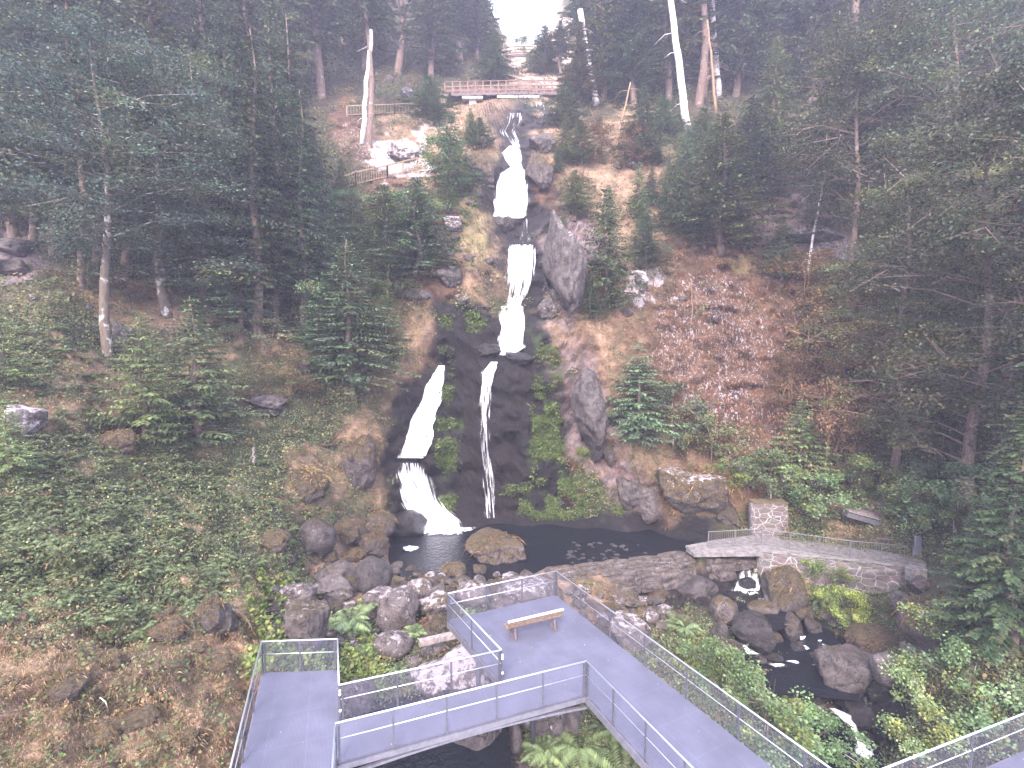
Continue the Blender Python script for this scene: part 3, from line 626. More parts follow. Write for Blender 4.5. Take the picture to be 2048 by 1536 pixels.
for k, (rws, lb) in enumerate([([(1474, 1492, 1290), (1482, 1502, 1300), (1496, 1520, 1308)], 'white water tongue left among the stream boulders'),
                        ([(1548, 1556, 1192), (1549, 1556, 1204), (1550, 1556, 1216)], 'tiny white spout behind the oval boulder'),
                        ([(1604, 1610, 1272), (1608, 1616, 1288), (1606, 1620, 1302)], 'thin white trickle right of the round stream stone'),
                        ([(1640, 1650, 1280), (1642, 1654, 1292), (1644, 1656, 1302)], 'white trickle under the mossy tussock boulders')]):
    falls(lb, rws, [.95, 1.0, .95], off=.5, cols=6, seed=20 + k)

def foam(z, ell, label, seed):
    rr = random.Random(seed); V = []; Fq = []; cs = []
    for (px, py, rx, ry, dn) in ell:
        c0 = onz(px, py, z); a = (onz(px + rx, py, z) - c0).length; b = (onz(px, py - ry, z) - c0).length; n, m_ = 28, 7; i0 = len(V)
        for j in range(m_ + 1):
            for i in range(n):
                t = 2 * math.pi * i / n; w = (1 + .25 * mnoise.noise((math.cos(t) * 1.5, math.sin(t) * 1.5, seed + px))) * j / m_
                V.append((c0.x + math.cos(t) * a * w, c0.y + math.sin(t) * b * w, z + .03 + .10 * dn * (1 - j / m_) * (.6 + .8 * mnoise.noise((i, j, seed))))); cs.append(dn * (1 - .55 * (j / m_) ** 1.5))
        for j in range(m_):
            for i in range(n): Fq.append((i0 + j * n + i, i0 + j * n + (i + 1) % n, i0 + (j + 1) * n + (i + 1) % n, i0 + (j + 1) * n + i))
    me = npmesh('foam', V, Fq, M['foam_patch'], True, {'dens': np.repeat(np.array(cs)[:, None], 3, 1)})
    return prop(link('foam', me), label, 'foam', kind='structure')
m, nt, bs = mat('foam_patch'); co = geo_pos(nt); n = noise_n(nt, co, 2.2, 8, .7, .5)
a = N(nt, 'Attribute', attribute_name='dens'); sep = N(nt, 'SeparateColor'); nt.links.new(a.outputs['Color'], sep.inputs[0])
f = math_n(nt, 'MULTIPLY', math_n(nt, 'SUBTRACT', n, math_n(nt, 'SUBTRACT', .98, math_n(nt, 'MULTIPLY', sep.outputs[0], .8))), 9, clamp=True)
bs.inputs['Base Color'].default_value = (.86, .86, .9, 1); nt.links.new(f, bs.inputs['Alpha']); bump(nt, bs, n, .5, .1); M['foam_patch'] = m
foam(WZ, [(885, 1052, 78, 20, 1.05), (930, 1048, 46, 12, .8), (985, 1042, 34, 9, .62), (868, 1066, 40, 8, .75)], 'white foam where the left fall meets the pool', 1)
foam(WZ, [(820, 1098, 20, 7, .95), (795, 1090, 25, 5, .5), (1230, 1092, 70, 14, .42), (1180, 1104, 50, 10, .44), (840, 1128, 45, 24, .36)], 'pale flecks of froth drifting on the dark pool', 2)
foam(-5.15, [(1500, 1184, 40, 9, .95), (1480, 1200, 36, 8, .6), (1530, 1200, 24, 6, .6)], 'froth below the small spillway', 3)
foam(-5.9, [(1585, 1325, 18, 4, .9), (1500, 1312, 22, 5, .8), (1540, 1255, 18, 4, .6), (1620, 1318, 14, 3, .6), (1650, 1292, 10, 4, .7), (1482, 1292, 26, 7, .95), (1555, 1332, 26, 5, .85), (1610, 1296, 12, 6, .9), (1522, 1248, 24, 5, .75), (1572, 1228, 16, 5, .7), (1640, 1330, 22, 5, .7)], 'froth flecks between the stream boulders', 4)
foam(-7.45, [(1728, 1508, 24, 16, .9), (1755, 1490, 24, 14, .45)], 'bright froth at the foot of the bottom right cascade', 5)

# ------------------------------------------------------------------ boulders
def boulder_mesh(seed, sub=4, cuts=7, sharp=.25):
    rr = random.Random(seed); bm = bmesh.new(); bmesh.ops.create_icosphere(bm, subdivisions=sub, radius=1)
    planes = []
    for _ in range(cuts):
        d = Vector((rr.gauss(0, 1), rr.gauss(0, 1), rr.gauss(0, .8))).normalized(); planes.append((d, rr.uniform(.62, .9)))
    o = Vector((seed * 3.1, seed * 1.7, 0))
    for v in bm.verts:
        p = v.co.copy()
        for d, k in planes:
            s = p.dot(d)
            if s > k: p -= d * (s - k) * .88
        n = v.co.normalized()
        p += n * (mnoise.noise(v.co * 1.4 + o) * sharp * .55 + mnoise.noise(v.co * 4 + o) * .05 + mnoise.noise(v.co * 11 + o) * .018)
        v.co = p
    me = bpy.data.meshes.new('boulder'); bm.to_mesh(me); bm.free()
    for p in me.polygons: p.use_smooth = True
    me.materials.append(M['rock']); 
    co = np.array([v.co[:] for v in me.vertices]); mn, mx = co.min(0), co.max(0)
    co = (co - (mn + mx) / 2) / ((mx - mn) / 2); me.vertices.foreach_set('co', co.astype(np.float32).ravel())
    return me
def angular_mesh(seed):
    rr = random.Random(seed * 13); bm = bmesh.new()
    for _ in range(15):
        d = Vector((rr.gauss(0, 1), rr.gauss(0, 1), rr.gauss(0, 1))).normalized(); bm.verts.new(d * rr.uniform(.8, 1.05))
    h = bmesh.ops.convex_hull(bm, input=bm.verts)
    bmesh.ops.delete(bm, geom=[g_ for g_ in h['geom_interior'] if isinstance(g_, bmesh.types.BMVert)], context='VERTS')
    bmesh.ops.bevel(bm, geom=list(bm.edges), offset=.07, segments=2, affect='EDGES', profile=.6)
    bmesh.ops.triangulate(bm, faces=bm.faces)
    for it in range(3): bmesh.ops.subdivide_edges(bm, edges=[e for e in bm.edges if e.calc_length() > .10], cuts=1, use_grid_fill=True); bmesh.ops.triangulate(bm, faces=bm.faces)
    o = Vector((seed * 2.1, seed * 5.7, 1))
    for v in bm.verts:
        c = v.co.copy(); n = c.normalized()
        v.co = c + n * (mnoise.noise(c * 1.6 + o) * .14 + (abs(mnoise.noise(c * 3.1 + o)) - .2) * -.16 + mnoise.noise(c * 8 + o) * .04 + mnoise.noise(c * 17 + o) * .02)
    me = bpy.data.meshes.new('boulder'); bm.to_mesh(me); bm.free()
    for p in me.polygons: p.use_smooth = True
    me.materials.append(M['rock']); co = np.array([v.co[:] for v in me.vertices]); mn, mx = co.min(0), co.max(0)
    me.vertices.foreach_set('co', ((co - (mn + mx) / 2) / ((mx - mn) / 2)).astype(np.float32).ravel()); return me
BM = [boulder_mesh(k + 1, 4, 5 + k % 4, .2 + .06 * (k % 3)) for k in range(9)]
AM = [angular_mesh(k + 1) for k in range(7)]
TUFT = []
def boulder(px, py, w, h, label, col=(.5, .3, .8), var=None, group=None, name='boulder', dY=0, rx=0, ry=0, z=None, cat=None, depth=1.0, ang=None):
    """px,py = middle of the boulder in the survey, w x h its apparent size"""
    yb = T(px, py + h * .45) if z is None else onz(px, py + h * .35, z).y
    Y = yb + w * yb / F * .18 + dY; p = at(px, py, Y)
    sx = w * Y / F / 2; sz = h * Y / F / 2 * 1.12
    tilt = (py + 0 - 696) / F
    if ang is None: ang = group in ('rocks in the left slope', 'rocks in the upper slope') or group is None or (var or 0) % 2 == 1
    vi = var if var is not None else int(px * 7 + py * 3)
    o = link(name, AM[vi % len(AM)] if ang and w > 12 else BM[vi % len(BM)])
    o.location = p; o.scale = (sx, max(sx * .85, sz * .9) * depth, sz); o.rotation_euler = (R(rx), R(ry), 0); o.color = (*col, 1)
    if w > 42 and col[0] >= .8 and col[2] > .45: TUFTED.append((o, Y))
    return prop(o, label, cat or 'boulder', group)
TUFTED = []
G1 = 'boulders around the plunge pool'; G2 = 'boulders along the lower stream'; G3 = 'rocks in the left slope'; G4 = 'boulders under the footbridge'; G5 = 'rocks in the upper slope'
MOS = (.85, .1, .75); OLV = (1.0, .05, .8); BRN = (.62, .2, .7); GRY = (.3, .45, .95); WHT = (.35, .75, .95); DRK = (.3, .15, .4); WETC = (.05, .0, .0)
B_ = [
 (634, 1078, 76, 78, 'dark round boulder with mossy flank, left of the pool', (.6, .15, .5), G1, 0),
 (697, 1066, 54, 48, 'olive mossy boulder between the dark round one and the twin stones', OLV, G1, 1),
 (755, 1050, 76, 50, 'brown mossy boulder resting against the wet rock beside the fall', MOS, G1, 2),
 (747, 1093, 60, 48, 'rounded moss-brown boulder at the left edge of the pool', MOS, G1, 3),
 (812, 1050, 86, 52, 'black wet boulder at the foot of the left fall', WETC, G1, 4),
 (548, 1084, 64, 44, 'yellow-mossy boulder half buried in the ferny bank', OLV, G1, 5),
 (655, 1113, 46, 24, 'small flat mossy stone under the olive boulder', MOS, G1, 6),
 (705, 1112, 52, 26, 'low mossy stone touching the left pool edge', OLV, G1, 7),
 (668, 1147, 92, 44, 'flat purple-grey boulder with a mossy side on the left bank', (.5, .45, .85), G1, 8),
 (747, 1155, 78, 76, 'large near-black rounded boulder beside the pool outlet', DRK, G1, 0),
 (672, 1182, 86, 44, 'grey boulder with a white lichen top edge behind the big fern', GRY, G1, 1),
 (590, 1194, 84, 50, 'pale lichened boulder left of the big fern', (.45, .7, .95), G1, 2),
 (616, 1252, 84, 100, 'tall mossy boulder with a grey face behind the left walkway arm', (.65, .55, .75), G1, 3),
 (798, 1220, 84, 84, 'big grey boulder with a pale face between fern and platform', (.35, .75, .95), G1, 4),
 (757, 1200, 66, 46, 'grey-white boulder tucked behind the big pale-faced one', (.35, .75, .9), G1, 5),
 (840, 1178, 66, 34, 'tan stone with a bleached middle at the front pool edge', (.55, .8, 1.0), G1, 6),
 (868, 1210, 78, 46, 'brown tufted boulder with a bright white top left of the platform', (.75, .95, .95), G1, 7),
 (868, 1256, 74, 40, 'flat moss-covered boulder against the platform corner', MOS, G1, 8),
 (786, 1292, 86, 50, 'slanted grey boulder with a pinkish tip above the herb bed', (.4, .65, .85), G1, 0),
 (995, 1102, 128, 60, 'huge brown mossy boulder standing in the plunge pool', (.80, .12, 1.0), None, 1),
 (908, 1140, 52, 28, 'small tawny boulder left in front of the huge pool boulder', (.85, .05, 1.0), G1, 2),
 (960, 1142, 28, 26, 'little brown stone leaning on the huge pool boulder', MOS, G1, 3),
 (1060, 1182, 120, 44, 'long pale boulder with a white crest behind the platform railing', WHT, G1, 4),
 (1010, 1215, 62, 46, 'dark brown boulder with white blotches behind the far railing', (.6, .6, .8), G1, 5),
 (948, 1188, 80, 44, 'slab with a bleached streak behind the far platform railing', (.6, .75, .95), G1, 6),
 (1085, 1165, 46, 24, 'brown stone right of the long pale boulder', MOS, G1, 7),
 (905, 1178, 34, 30, 'mossy upright stone at the pool outlet', MOS, G1, 8),
 (926, 1162, 34, 18, 'small rust-brown stone at the pool outlet', BRN, G1, 0),
 (706, 1402, 88, 70, 'smooth grey boulder beside the end post of the footbridge', (.25, .45, .95), G4, 5),
 (905, 1352, 170, 84, 'big bleached boulder with a dark speckle behind the footbridge railing', (.3, 1.05, 1.1), G4, 7),
 (975, 1350, 60, 50, 'brown shoulder rock at the right end of the bleached boulder', (.8, .2, .9), G4, 2),
 (950, 1486, 126, 122, 'big cracked grey boulder in the shade under the footbridge', (.1, .5, 1.0), G4, 0),
 (1088, 1432, 92, 70, 'grey boulder with a white ridge under the platform end', (.15, .75, .9), G4, 2),
 (1140, 1444, 56, 60, 'pale boulder tucked in the corner below the platform', (.45, .4, .9), G4, 4),
 (1028, 1474, 40, 60, 'narrow leaning rock right of the cracked grey boulder', (.2, .5, .9), G4, 6),
 (838, 1532, 100, 50, 'low grey-pink boulder at the bottom edge left of the cracked boulder', (.2, .5, 1.0), G4, 1),
 (1030, 1528, 110, 36, 'flat grey rock at the bottom edge below the cracked boulder', GRY, G4, 3),
 (775, 1476, 60, 40, 'dark mossy rock in the gap below the footbridge', (.6, .1, .5), G4, 5),
 (868, 1300, 60, 28, 'angular grey stone under the fallen beam', GRY, G4, 8),
 (830, 1325, 50, 24, 'small grey stone in the gap left of the platform', GRY, G4, 6),
 (1262, 1268, 90, 62, 'pinkish lichened rock right behind the platform railing', (.5, .8, .95), G2, 1),
 (1215, 1225, 60, 34, 'brown rock below the weir, left end', MOS, G2, 3),
 (1250, 1198, 62, 22, 'flat brown stone with a pale rim under the weir', (.6, .5, .9), G2, 5),
 (1318, 1188, 46, 20, 'low olive stone in the dark water under the weir', OLV, G2, 6),
 (1392, 1172, 90, 34, 'dark shelf rock under the right end of the weir', (.3, .2, .5), G2, 8),
 (1494, 1168, 34, 26, 'black wet stone splitting the small spillway fall', WETC, G2, 2),
 (1450, 1222, 56, 56, 'round grey-brown boulder with an orange moss cap', (.7, .3, .95), G2, 0),
 (1572, 1182, 84, 88, 'big brown boulder with hanging grass under the masonry wall', (.95, .1, .8), G2, 4),
 (1524, 1220, 62, 34, 'oval tawny boulder in the middle of the stream', (.75, .15, 1.0), G2, 2),
 (1540, 1202, 28, 20, 'small grey stone behind the oval tawny boulder', (.3, .3, .8), G2, 1),
 (1604, 1226, 46, 36, 'shaggy tussock-topped stone right of the oval boulder', OLV, G2, 3),
 (1500, 1266, 88, 76, 'large dark wet boulder left in the stream', (.1, .05, .25), G2, 5),
 (1580, 1262, 46, 60, 'tall brown boulder with a dark wet side in midstream', (.6, .1, .6), G2, 7),
 (1548, 1276, 34, 24, 'small rust-coloured stone in midstream', (.8, .05, .9), G2, 6),
 (1592, 1300, 44, 30, 'round dark green-black stream stone', (.4, .0, .25), G2, 8),
 (1625, 1258, 36, 34, 'dark mossy stone beneath the yellow-green bush', (.6, .0, .4), G2, 1),
 (1660, 1228, 56, 28, 'flat brown stone under the large fern', BRN, G2, 2),
 (1693, 1352, 142, 112, 'very large reddish-brown angular boulder in the stream', (.45, .22, .72), None, 3),
 (1778, 1340, 62, 62, 'pale grey boulder next to the very large brown one', (.4, .55, 1.0), G2, 4),
 (1752, 1284, 108, 54, 'long boulder covered in tawny moss above the very large one', (1.0, .05, .85), G2, 0),
 (1848, 1250, 84, 104, 'high mossy boulder at the right stream bank', (.85, .1, .7), G2, 6),
 (1802, 1218, 46, 62, 'upright reddish boulder with a pale crack under the wall', (.5, .35, .8), G2, 5),
 (1838, 1172, 44, 34, 'dark squarish block at the wall foot', (.3, .2, .6), G2, 7),
 (1830, 1315, 60, 40, 'dark rock hidden under the right bank bushes', DRK, G2, 1),
 (1548, 1322, 50, 26, 'low dark stone with water running round it', (.3, .0, .2), G2, 0),
 (1462, 1302, 52, 40, 'brown rock beside the white water tongue', BRN, G2, 3),
 (1440, 1262, 36, 40, 'dim brown rock left of the large wet boulder', (.6, .1, .6), G2, 8),
 (1730, 1425, 80, 40, 'black rock ledge above the bottom right cascade', (.1, .0, .12), G2, 4),
 (1745, 1465, 90, 30, 'black wet rock wall beside the bottom right cascade', (.1, .0, .1), G2, 6),
 (50, 845, 56, 68, 'white-streaked angular rock at the left edge of the fern slope', (.25, 1.05, .95), G3, 3),
 (30, 498, 78, 36, 'flat grey rock slab high at the left edge', (.2, .35, .8), G3, 5),
 (24, 536, 66, 34, 'fractured grey rock under the slab at the left edge', (.2, .4, .8), G3, 1),
 (246, 672, 34, 52, 'pointed grey rock behind the maple trunk', (.1, .35, .8), G3, 2),
 (68, 597, 14, 16, 'small pale stone left above the fern slope', (.1, .9, 1.0), G3, 4),
 (176, 617, 12, 14, 'tiny pale stone near the foot of the straight trunk', (.1, .8, 1.0), G3, 6),
 (336, 1262, 78, 50, 'sloping mossy rock above the dry bank', (1.0, .05, .9), G3, 7),
 (240, 885, 66, 50, 'yellow-green mossy hump in the middle of the left slope', (1.2, .0, 1.1), G3, 0),
 (424, 1232, 50, 62, 'upright mossy rock with a brown face near the left walkway', (.85, .2, .8), G3, 8),
 (452, 1240, 40, 50, 'dark rock in the hollow beside the upright mossy rock', DRK, G3, 1),
 (646, 880, 56, 24, 'olive log-shaped rock near the top of the bank', OLV, G3, 6),
 (612, 968, 92, 60, 'broad mossy rock with a dark underside in the left bank', (1.0, .05, .7), G3, 2),
 (536, 806, 84, 30, 'grey ledge sticking out under the dead-leaved bush', (.3, .4, .75), G3, 5),
 (538, 826, 40, 20, 'brown block under the grey ledge', BRN, G3, 3),
 (610, 742, 26, 34, 'dark grey rock beside the conifer foot', DRK, G3, 4),
 (720, 925, 66, 110, 'tall tan grass-hung rock left of the waterfall', (.9, .15, 1.1), G3, 7),
 (130, 1370, 90, 44, 'moss-brown rock bulging from the dry bank at lower left', (1.0, .05, .8), G3, 2),
 (275, 1440, 84, 40, 'mossy hump near the bottom of the dry bank', (1.0, .05, .85), G3, 0),
 (435, 1330, 56, 34, 'olive hump close to the left walkway arm', OLV, G3, 5),
 (1128, 530, 84, 176, 'towering grey-pink rock beside the streaked curtain of water', (.15, .72, .9), None, 2),
 (1100, 590, 50, 90, 'lichened rock rib at the foot of the towering rock', (.2, .8, .75), G5, 6),
 (1172, 830, 66, 170, 'sloping bare grey rock slab right of the dark cliff', (.2, .35, .7), None, 5),
 (1258, 990, 54, 70, 'smooth grey rock at the right pool shore', (.15, .4, .8), G5, 3),
 (1300, 1000, 90, 80, 'brown rock overhanging the right pool shore', (.55, .15, .8), G5, 1),
 (1282, 562, 28, 40, 'bright white-crusted rock beside the firs', (.0, 1.3, 1.2), G5, 4),
 (1220, 905, 60, 60, 'mossy rock at the top of the shore rocks', MOS, G5, 0),
 (712, 429, 18, 26, 'small bright pinkish stone among the left conifers', (.0, .7, 1.5), G5, 7),
 (806, 308, 62, 38, 'bleached pale rock outcrop above the sloping fence', (.0, 1.3, 1.5), G5, 2),
 (846, 288, 20, 44, 'upright white rock beside the bleached outcrop', (.0, 1.3, 1.5), G5, 6),
 (815, 196, 26, 34, 'pale pinkish rock behind the upper fence', (.0, .9, 1.3), G5, 5),
 (780, 160, 14, 14, 'small pale rock high between the spruces', (.0, .9, 1.3), G5, 3),
 (898, 556, 50, 44, 'round lichened rock in the dry grass left of the falls', (.35, .75, .9), G5, 0),
 (838, 594, 62, 32, 'long grey rock in the grass left of the falls', (.3, .5, .9), G5, 4),
 (905, 450, 42, 34, 'pale broken rock above the round lichened one', (.1, 1.0, 1.2), G5, 1),
 (1590, 385, 70, 60, 'grey outcrop block under the hanging roots', (.2, .6, .7), G5, 2),
 (1630, 440, 90, 50, 'dark grey outcrop block in the right wood', (.2, .4, .6), G5, 5),
 (1620, 480, 120, 30, 'pale ledge at the bottom of the grey outcrop', (.1, .85, .9), G5, 0),
 (960, 608, 56, 18, 'flat wet grey rock left of the white plunge', (.1, .2, .4), G5, 6),
 (1010, 450, 40, 30, 'mossy rock splitting the water below the widest cascade', (.7, .0, .4), G5, 3),
 (1040, 660, 0, 0, '', None, None, 0),
 (975, 700, 60, 26, 'black wet ledge left under the white plunge', (.0, .0, .1), G5, 8),
 (1040, 716, 60, 26, 'black wet ledge right under the white plunge', (.0, .0, .08), G5, 4),
 (968, 285, 30, 26, 'tawny mossy rock left of the narrow lip', (.9, .2, 1.1), G5, 1),
 (1085, 290, 56, 40, 'reddish layered rock right of the narrow lip', (.6, .5, 1.1), G5, 7),
 (1080, 345, 50, 70, 'tan rock shoulder right of the widest cascade', (.85, .3, 1.2), G5, 2),
 (960, 340, 66, 60, 'yellow-brown rock shoulder left of the widest cascade', (1.0, .3, 1.2), G5, 5),
 (1385, 985, 150, 96, 'big rounded mossy rock above the right end of the pool', (1.05, .8, 1.15), None, 3),
 (1460, 1010, 60, 80, 'dark mossy flank of rock beside the masonry pillar', (.9, .05, .6), G5, 6),
]
for px, py, w, h, lb, colr, g, v in B_:
    if w: boulder(px, py, w, h, lb, colr, v, g)
# cobbles of the pool outlet and stream bed: nothing tells one from the next
rr = random.Random(3); spots = []
for _ in range(120):
    t = rr.random()
    if t < .62: px, py = rr.uniform(800, 1130), rr.uniform(1150, 1196); z = None
    else: px, py = rr.uniform(1130, 1330), rr.uniform(1180, 1260)
    spots.append((px, py, rr.uniform(14, 34)))
for k, (px, py, w) in enumerate(spots):
    o = boulder(px, py, w, w * rr.uniform(.5, .75), 'small brown cobble in the bouldery front shore of the pool' if px < 1130 else 'small cobble on the bank below the stone weir',
                (rr.uniform(.3, 1), rr.choice([.1, .2, .5, .9]), rr.uniform(.6, 1)), rr.randrange(9), 'cobbles at the pool outlet' if px < 1130 else 'cobbles below the weir', 'cobble', cat='stone', ry=rr.uniform(-20, 20))
for k in range(46):
    px, py = rr.uniform(1120, 1300), rr.uniform(1084, 1130)
    if py > 1142 - (px - 1120) * .16: continue
    w = rr.uniform(5, 13); boulder(px, py, w, w * .35, 'wet pebble breaking the surface of the shallow right side of the pool', (.3, .3, .35), rr.randrange(9), 'pebbles in the shallow pool', 'pebble', z=WZ, cat='stone')
rr = random.Random(11)
for k in range(70):
    px, py = rr.uniform(540, 880), rr.uniform(1120, 1290)
    w = rr.uniform(16, 40); boulder(px, py, w, w * .6, 'small rock wedged between the left bank boulders', (rr.uniform(.3, 1), rr.choice([.1, .3, .7]), rr.uniform(.5, 1)), rr.randrange(9), 'small rocks between the left boulders', 'rock', cat='stone')
for k in range(60):
    px, py = rr.uniform(1440, 1830), rr.uniform(1200, 1420)
    w = rr.uniform(14, 36); boulder(px, py, w, w * .6, 'small wet rock in the bed of the lower stream', (rr.uniform(.3, .9), rr.choice([0, .1, .3]), rr.uniform(.2, .8)), rr.randrange(9), 'small rocks in the stream bed', 'rock', cat='stone')

rr = random.Random(21)
for k in range(44):
    px, py = (rr.uniform(1140, 1420), rr.uniform(280, 640)) if k < 26 else (rr.uniform(860, 985), rr.uniform(240, 620))
    w = rr.uniform(9, 30); boulder(px, py, w, w * .65, 'small pale rock half buried in the dry grass slope right of the falls' if k < 26 else 'small pale rock half buried in the dry grass slope left of the falls', (rr.uniform(.2, .9), rr.choice([.2, .6, .9]), rr.uniform(.8, 1.2)), rr.randrange(7), 'rocks in the dry grass right' if k < 26 else 'rocks in the dry grass left', 'rock', cat='stone', ang=True)
for k in range(26):
    px, py = rr.uniform(20, 480), rr.uniform(1180, 1500)
    w = rr.uniform(18, 60); boulder(px, py, w, w * .55, 'mossy hump of rock bulging from the dry bank at the lower left', (1.1, 0, rr.uniform(.8, 1.1)), rr.randrange(7), 'mossy humps in the dry bank', 'rock', cat='stone', ang=True)
# ------------------------------------------------------------------ stone bridge, wall and its railing on the right
ZD = -2.95
def g(px, py, z=ZD): return onz(px, py, z)
path_pts = [g(1372, 1092), g(1415, 1086), g(1560, 1064), g(1700, 1082), g(1840, 1098), g(1858, 1122), g(1850, 1138), g(1700, 1120), g(1525, 1106)]
sl_ = thing('slab_bridge', 'pale concrete slab bridging the small spillway at the right end of the pool', 'bridge', tuple(g(1450, 1095)))
MB().poly([g(1372, 1094), g(1388, 1106), g(1530, 1104), g(1562, 1063), g(1425, 1080)], .30).build('slab', M['concrete'], sl_, bevel=.02, )
MB().beam(g(1374, 1095, ZD + .06), g(1412, 1088, ZD + .06), .35, .16).build('kerb', M['concrete'], sl_, bevel=.02); adopt(sl_)
pth = MB().poly([g(1526, 1102, ZD + .01), g(1690, 1118, ZD + .01), g(1852, 1134, ZD + .01), g(1858, 1108, ZD + .01), g(1700, 1078, ZD + .01), g(1556, 1060, ZD + .01)], .25).build('path', M['concrete'])
prop(pth, 'pale gravelly path behind the railing on the right', 'path', kind='structure')
def wallmesh(name, top, zb, th, m_, parent=None, lab=None, cat=None):
    """battered rubble wall following the top line, with bulging stones"""
    V = []; Fq = []; nz = 22; P = []
    for a, b in zip(top[:-1], top[1:]):
        n = max(4, int((b - a).length / .12))
        P += [a.lerp(b, i / n) for i in range(n)]
    P.append(top[-1]); m0 = len(P)
    nb = []
    for j in range(nz + 1):
        for i, p in enumerate(P):
            d = (P[min(i + 1, m0 - 1)] - P[max(i - 1, 0)]).normalized(); o = Vector((d.y, -d.x, 0))
            z = p.z + (zb - p.z) * j / nz; q = Vector((p.x, p.y, z)) + o * (j / nz * .35)
            q += o * (mnoise.noise(Vector((q.x * 2.2, q.y * 2.2, q.z * 3.6))) * .10 + mnoise.noise(q * 6) * .03)
            V.append(tuple(q))
    for j in range(nz):
        for i in range(m0 - 1): k = j * m0 + i; Fq.append((k, k + m0, k + m0 + 1, k + 1))
    i0 = len(V)
    for p in P: 
        V.append((p.x, p.y + th, p.z))
    for i in range(m0 - 1): Fq.append((i, i + 1, i0 + i + 1, i0 + i))
    i1 = len(V)
    for p in P: V.append((p.x, p.y + th, zb))
    for i in range(m0 - 1): Fq.append((i0 + i, i0 + i + 1, i1 + i + 1, i1 + i))
    bm0 = (nz) * m0
    Fq += [(0, i0, i1, bm0), (m0 - 1, bm0 + m0 - 1, i1 + m0 - 1, i0 + m0 - 1)]
    me = npmesh(name, V, Fq, m_, True); o = link(name, me, parent)
    return prop(o, lab, cat) if lab else o
W1 = [g(1520, 1104, ZD - .02), g(1600, 1112, ZD - .02), g(1700, 1122, ZD - .02), g(1852, 1140, ZD - .02)]
mw = thing('stone_wall', 'rubble masonry retaining wall with white mortar joints under the path railing', 'wall', tuple(W1[0]))
wallmesh('masonry', W1, ZD - 2.4, .7, M['masonry'], mw)
MB().beam(W1[0] + Vector((0, .12, .045)), W1[2] + Vector((0, .12, .045)), .34, .1).build('coping', M['concrete'], mw, bevel=.02)
MB().beam(W1[2] + Vector((.02, .12, .045)), W1[3] + Vector((0, .12, .045)), .34, .1).build('coping', M['concrete'], mw, bevel=.02)
MB().box(at(1832, 1148, W1[3].y - .3), (1.0, .5, .75)).build('pier', M['concrete'], mw, bevel=.03)
for pxx in (1740, 1775): MB().box(at(pxx, 1142, W1[3].y - .2), (1.05, .12, .14)).build('shelf_stone', M['concrete'], mw, bevel=.02)
adopt(mw)
pw = thing('stone_pillar', 'square masonry pillar with a mossy flat top where the railing bends', 'pillar', tuple(g(1548, 1075)))
pc = g(1545, 1074); pyy = pc.y + .3
hh = at(1550, 1008, pyy).z - ZD; ww = (1582 - 1512) * pyy / F
wallmesh('masonry', [Vector((pc.x - ww / 2 + .03, pyy, ZD + hh)), Vector((pc.x + ww / 2, pyy + .1, ZD + hh))], ZD - .6, 1.0, M['masonry'], pw)
MB().box((pc.x + .02, pyy + .5, ZD + hh + .05), (ww + .04, 1.05, .08)).build('cap', make_simple('moss_cap', (.07, .06, .03), (.2, .15, .09), 5), pw, bevel=.03); adopt(pw)

def baluster_rail(root, pts, h, spacing=.14, pname='railing', skip=None):
    r = MB().tube([p + Vector((0, 0, h)) for p in pts], .028, 8).build(pname, M['iron'], root, True)
    MB().tube([p + Vector((0, 0, .12)) for p in pts], .018, 6).build('bottom_rail', M['iron'], r, True)
    for a, b in zip(pts[:-1], pts[1:]):
        L = (b - a).length; n = max(1, round(L / 1.8))
        for i in range(n + 1):
            if i == 0 and a is not pts[0]: continue
            MB().box(a.lerp(b, i / n) + Vector((0, 0, h / 2 - .05)), (.05, .05, h + .06)).build('post', M['iron'], r)
        k = max(2, round(L / spacing)); mb = MB()
        for i in range(k): mb.tube([a.lerp(b, (i + .5) / k) + Vector((0, 0, .12)), a.lerp(b, (i + .5) / k) + Vector((0, 0, h))], .011, 5, cap=False)
        mb.build('baluster', M['iron'], r).__setitem__('kind', 'stuff')
    return r
ir = thing('iron_railing', 'grey iron baluster railing along the slab bridge and the retaining wall', 'railing', tuple(g(1415, 1096)))
rp = [g(1416, 1096), g(1523, 1090), g(1700, 1116, ZD + .05), g(1826, 1128, ZD + .05)]
baluster_rail(ir, rp, 1.12); adopt(ir)
ir2 = thing('iron_railing', 'rusty lower railing descending into the dark wood right of the wall', 'railing', tuple(g(1858, 1150)))
baluster_rail(ir2, [at(1858, 1165, 30.5), at(1950, 1212, 27.5)], 1.05); adopt(ir2)
ir3 = thing('iron_railing', 'short low railing on the far side of the path', 'railing', tuple(g(1750, 1090)))
baluster_rail(ir3, [g(1752, 1098, ZD + .05), g(1822, 1104, ZD + .05)], .72, .3); adopt(ir3)
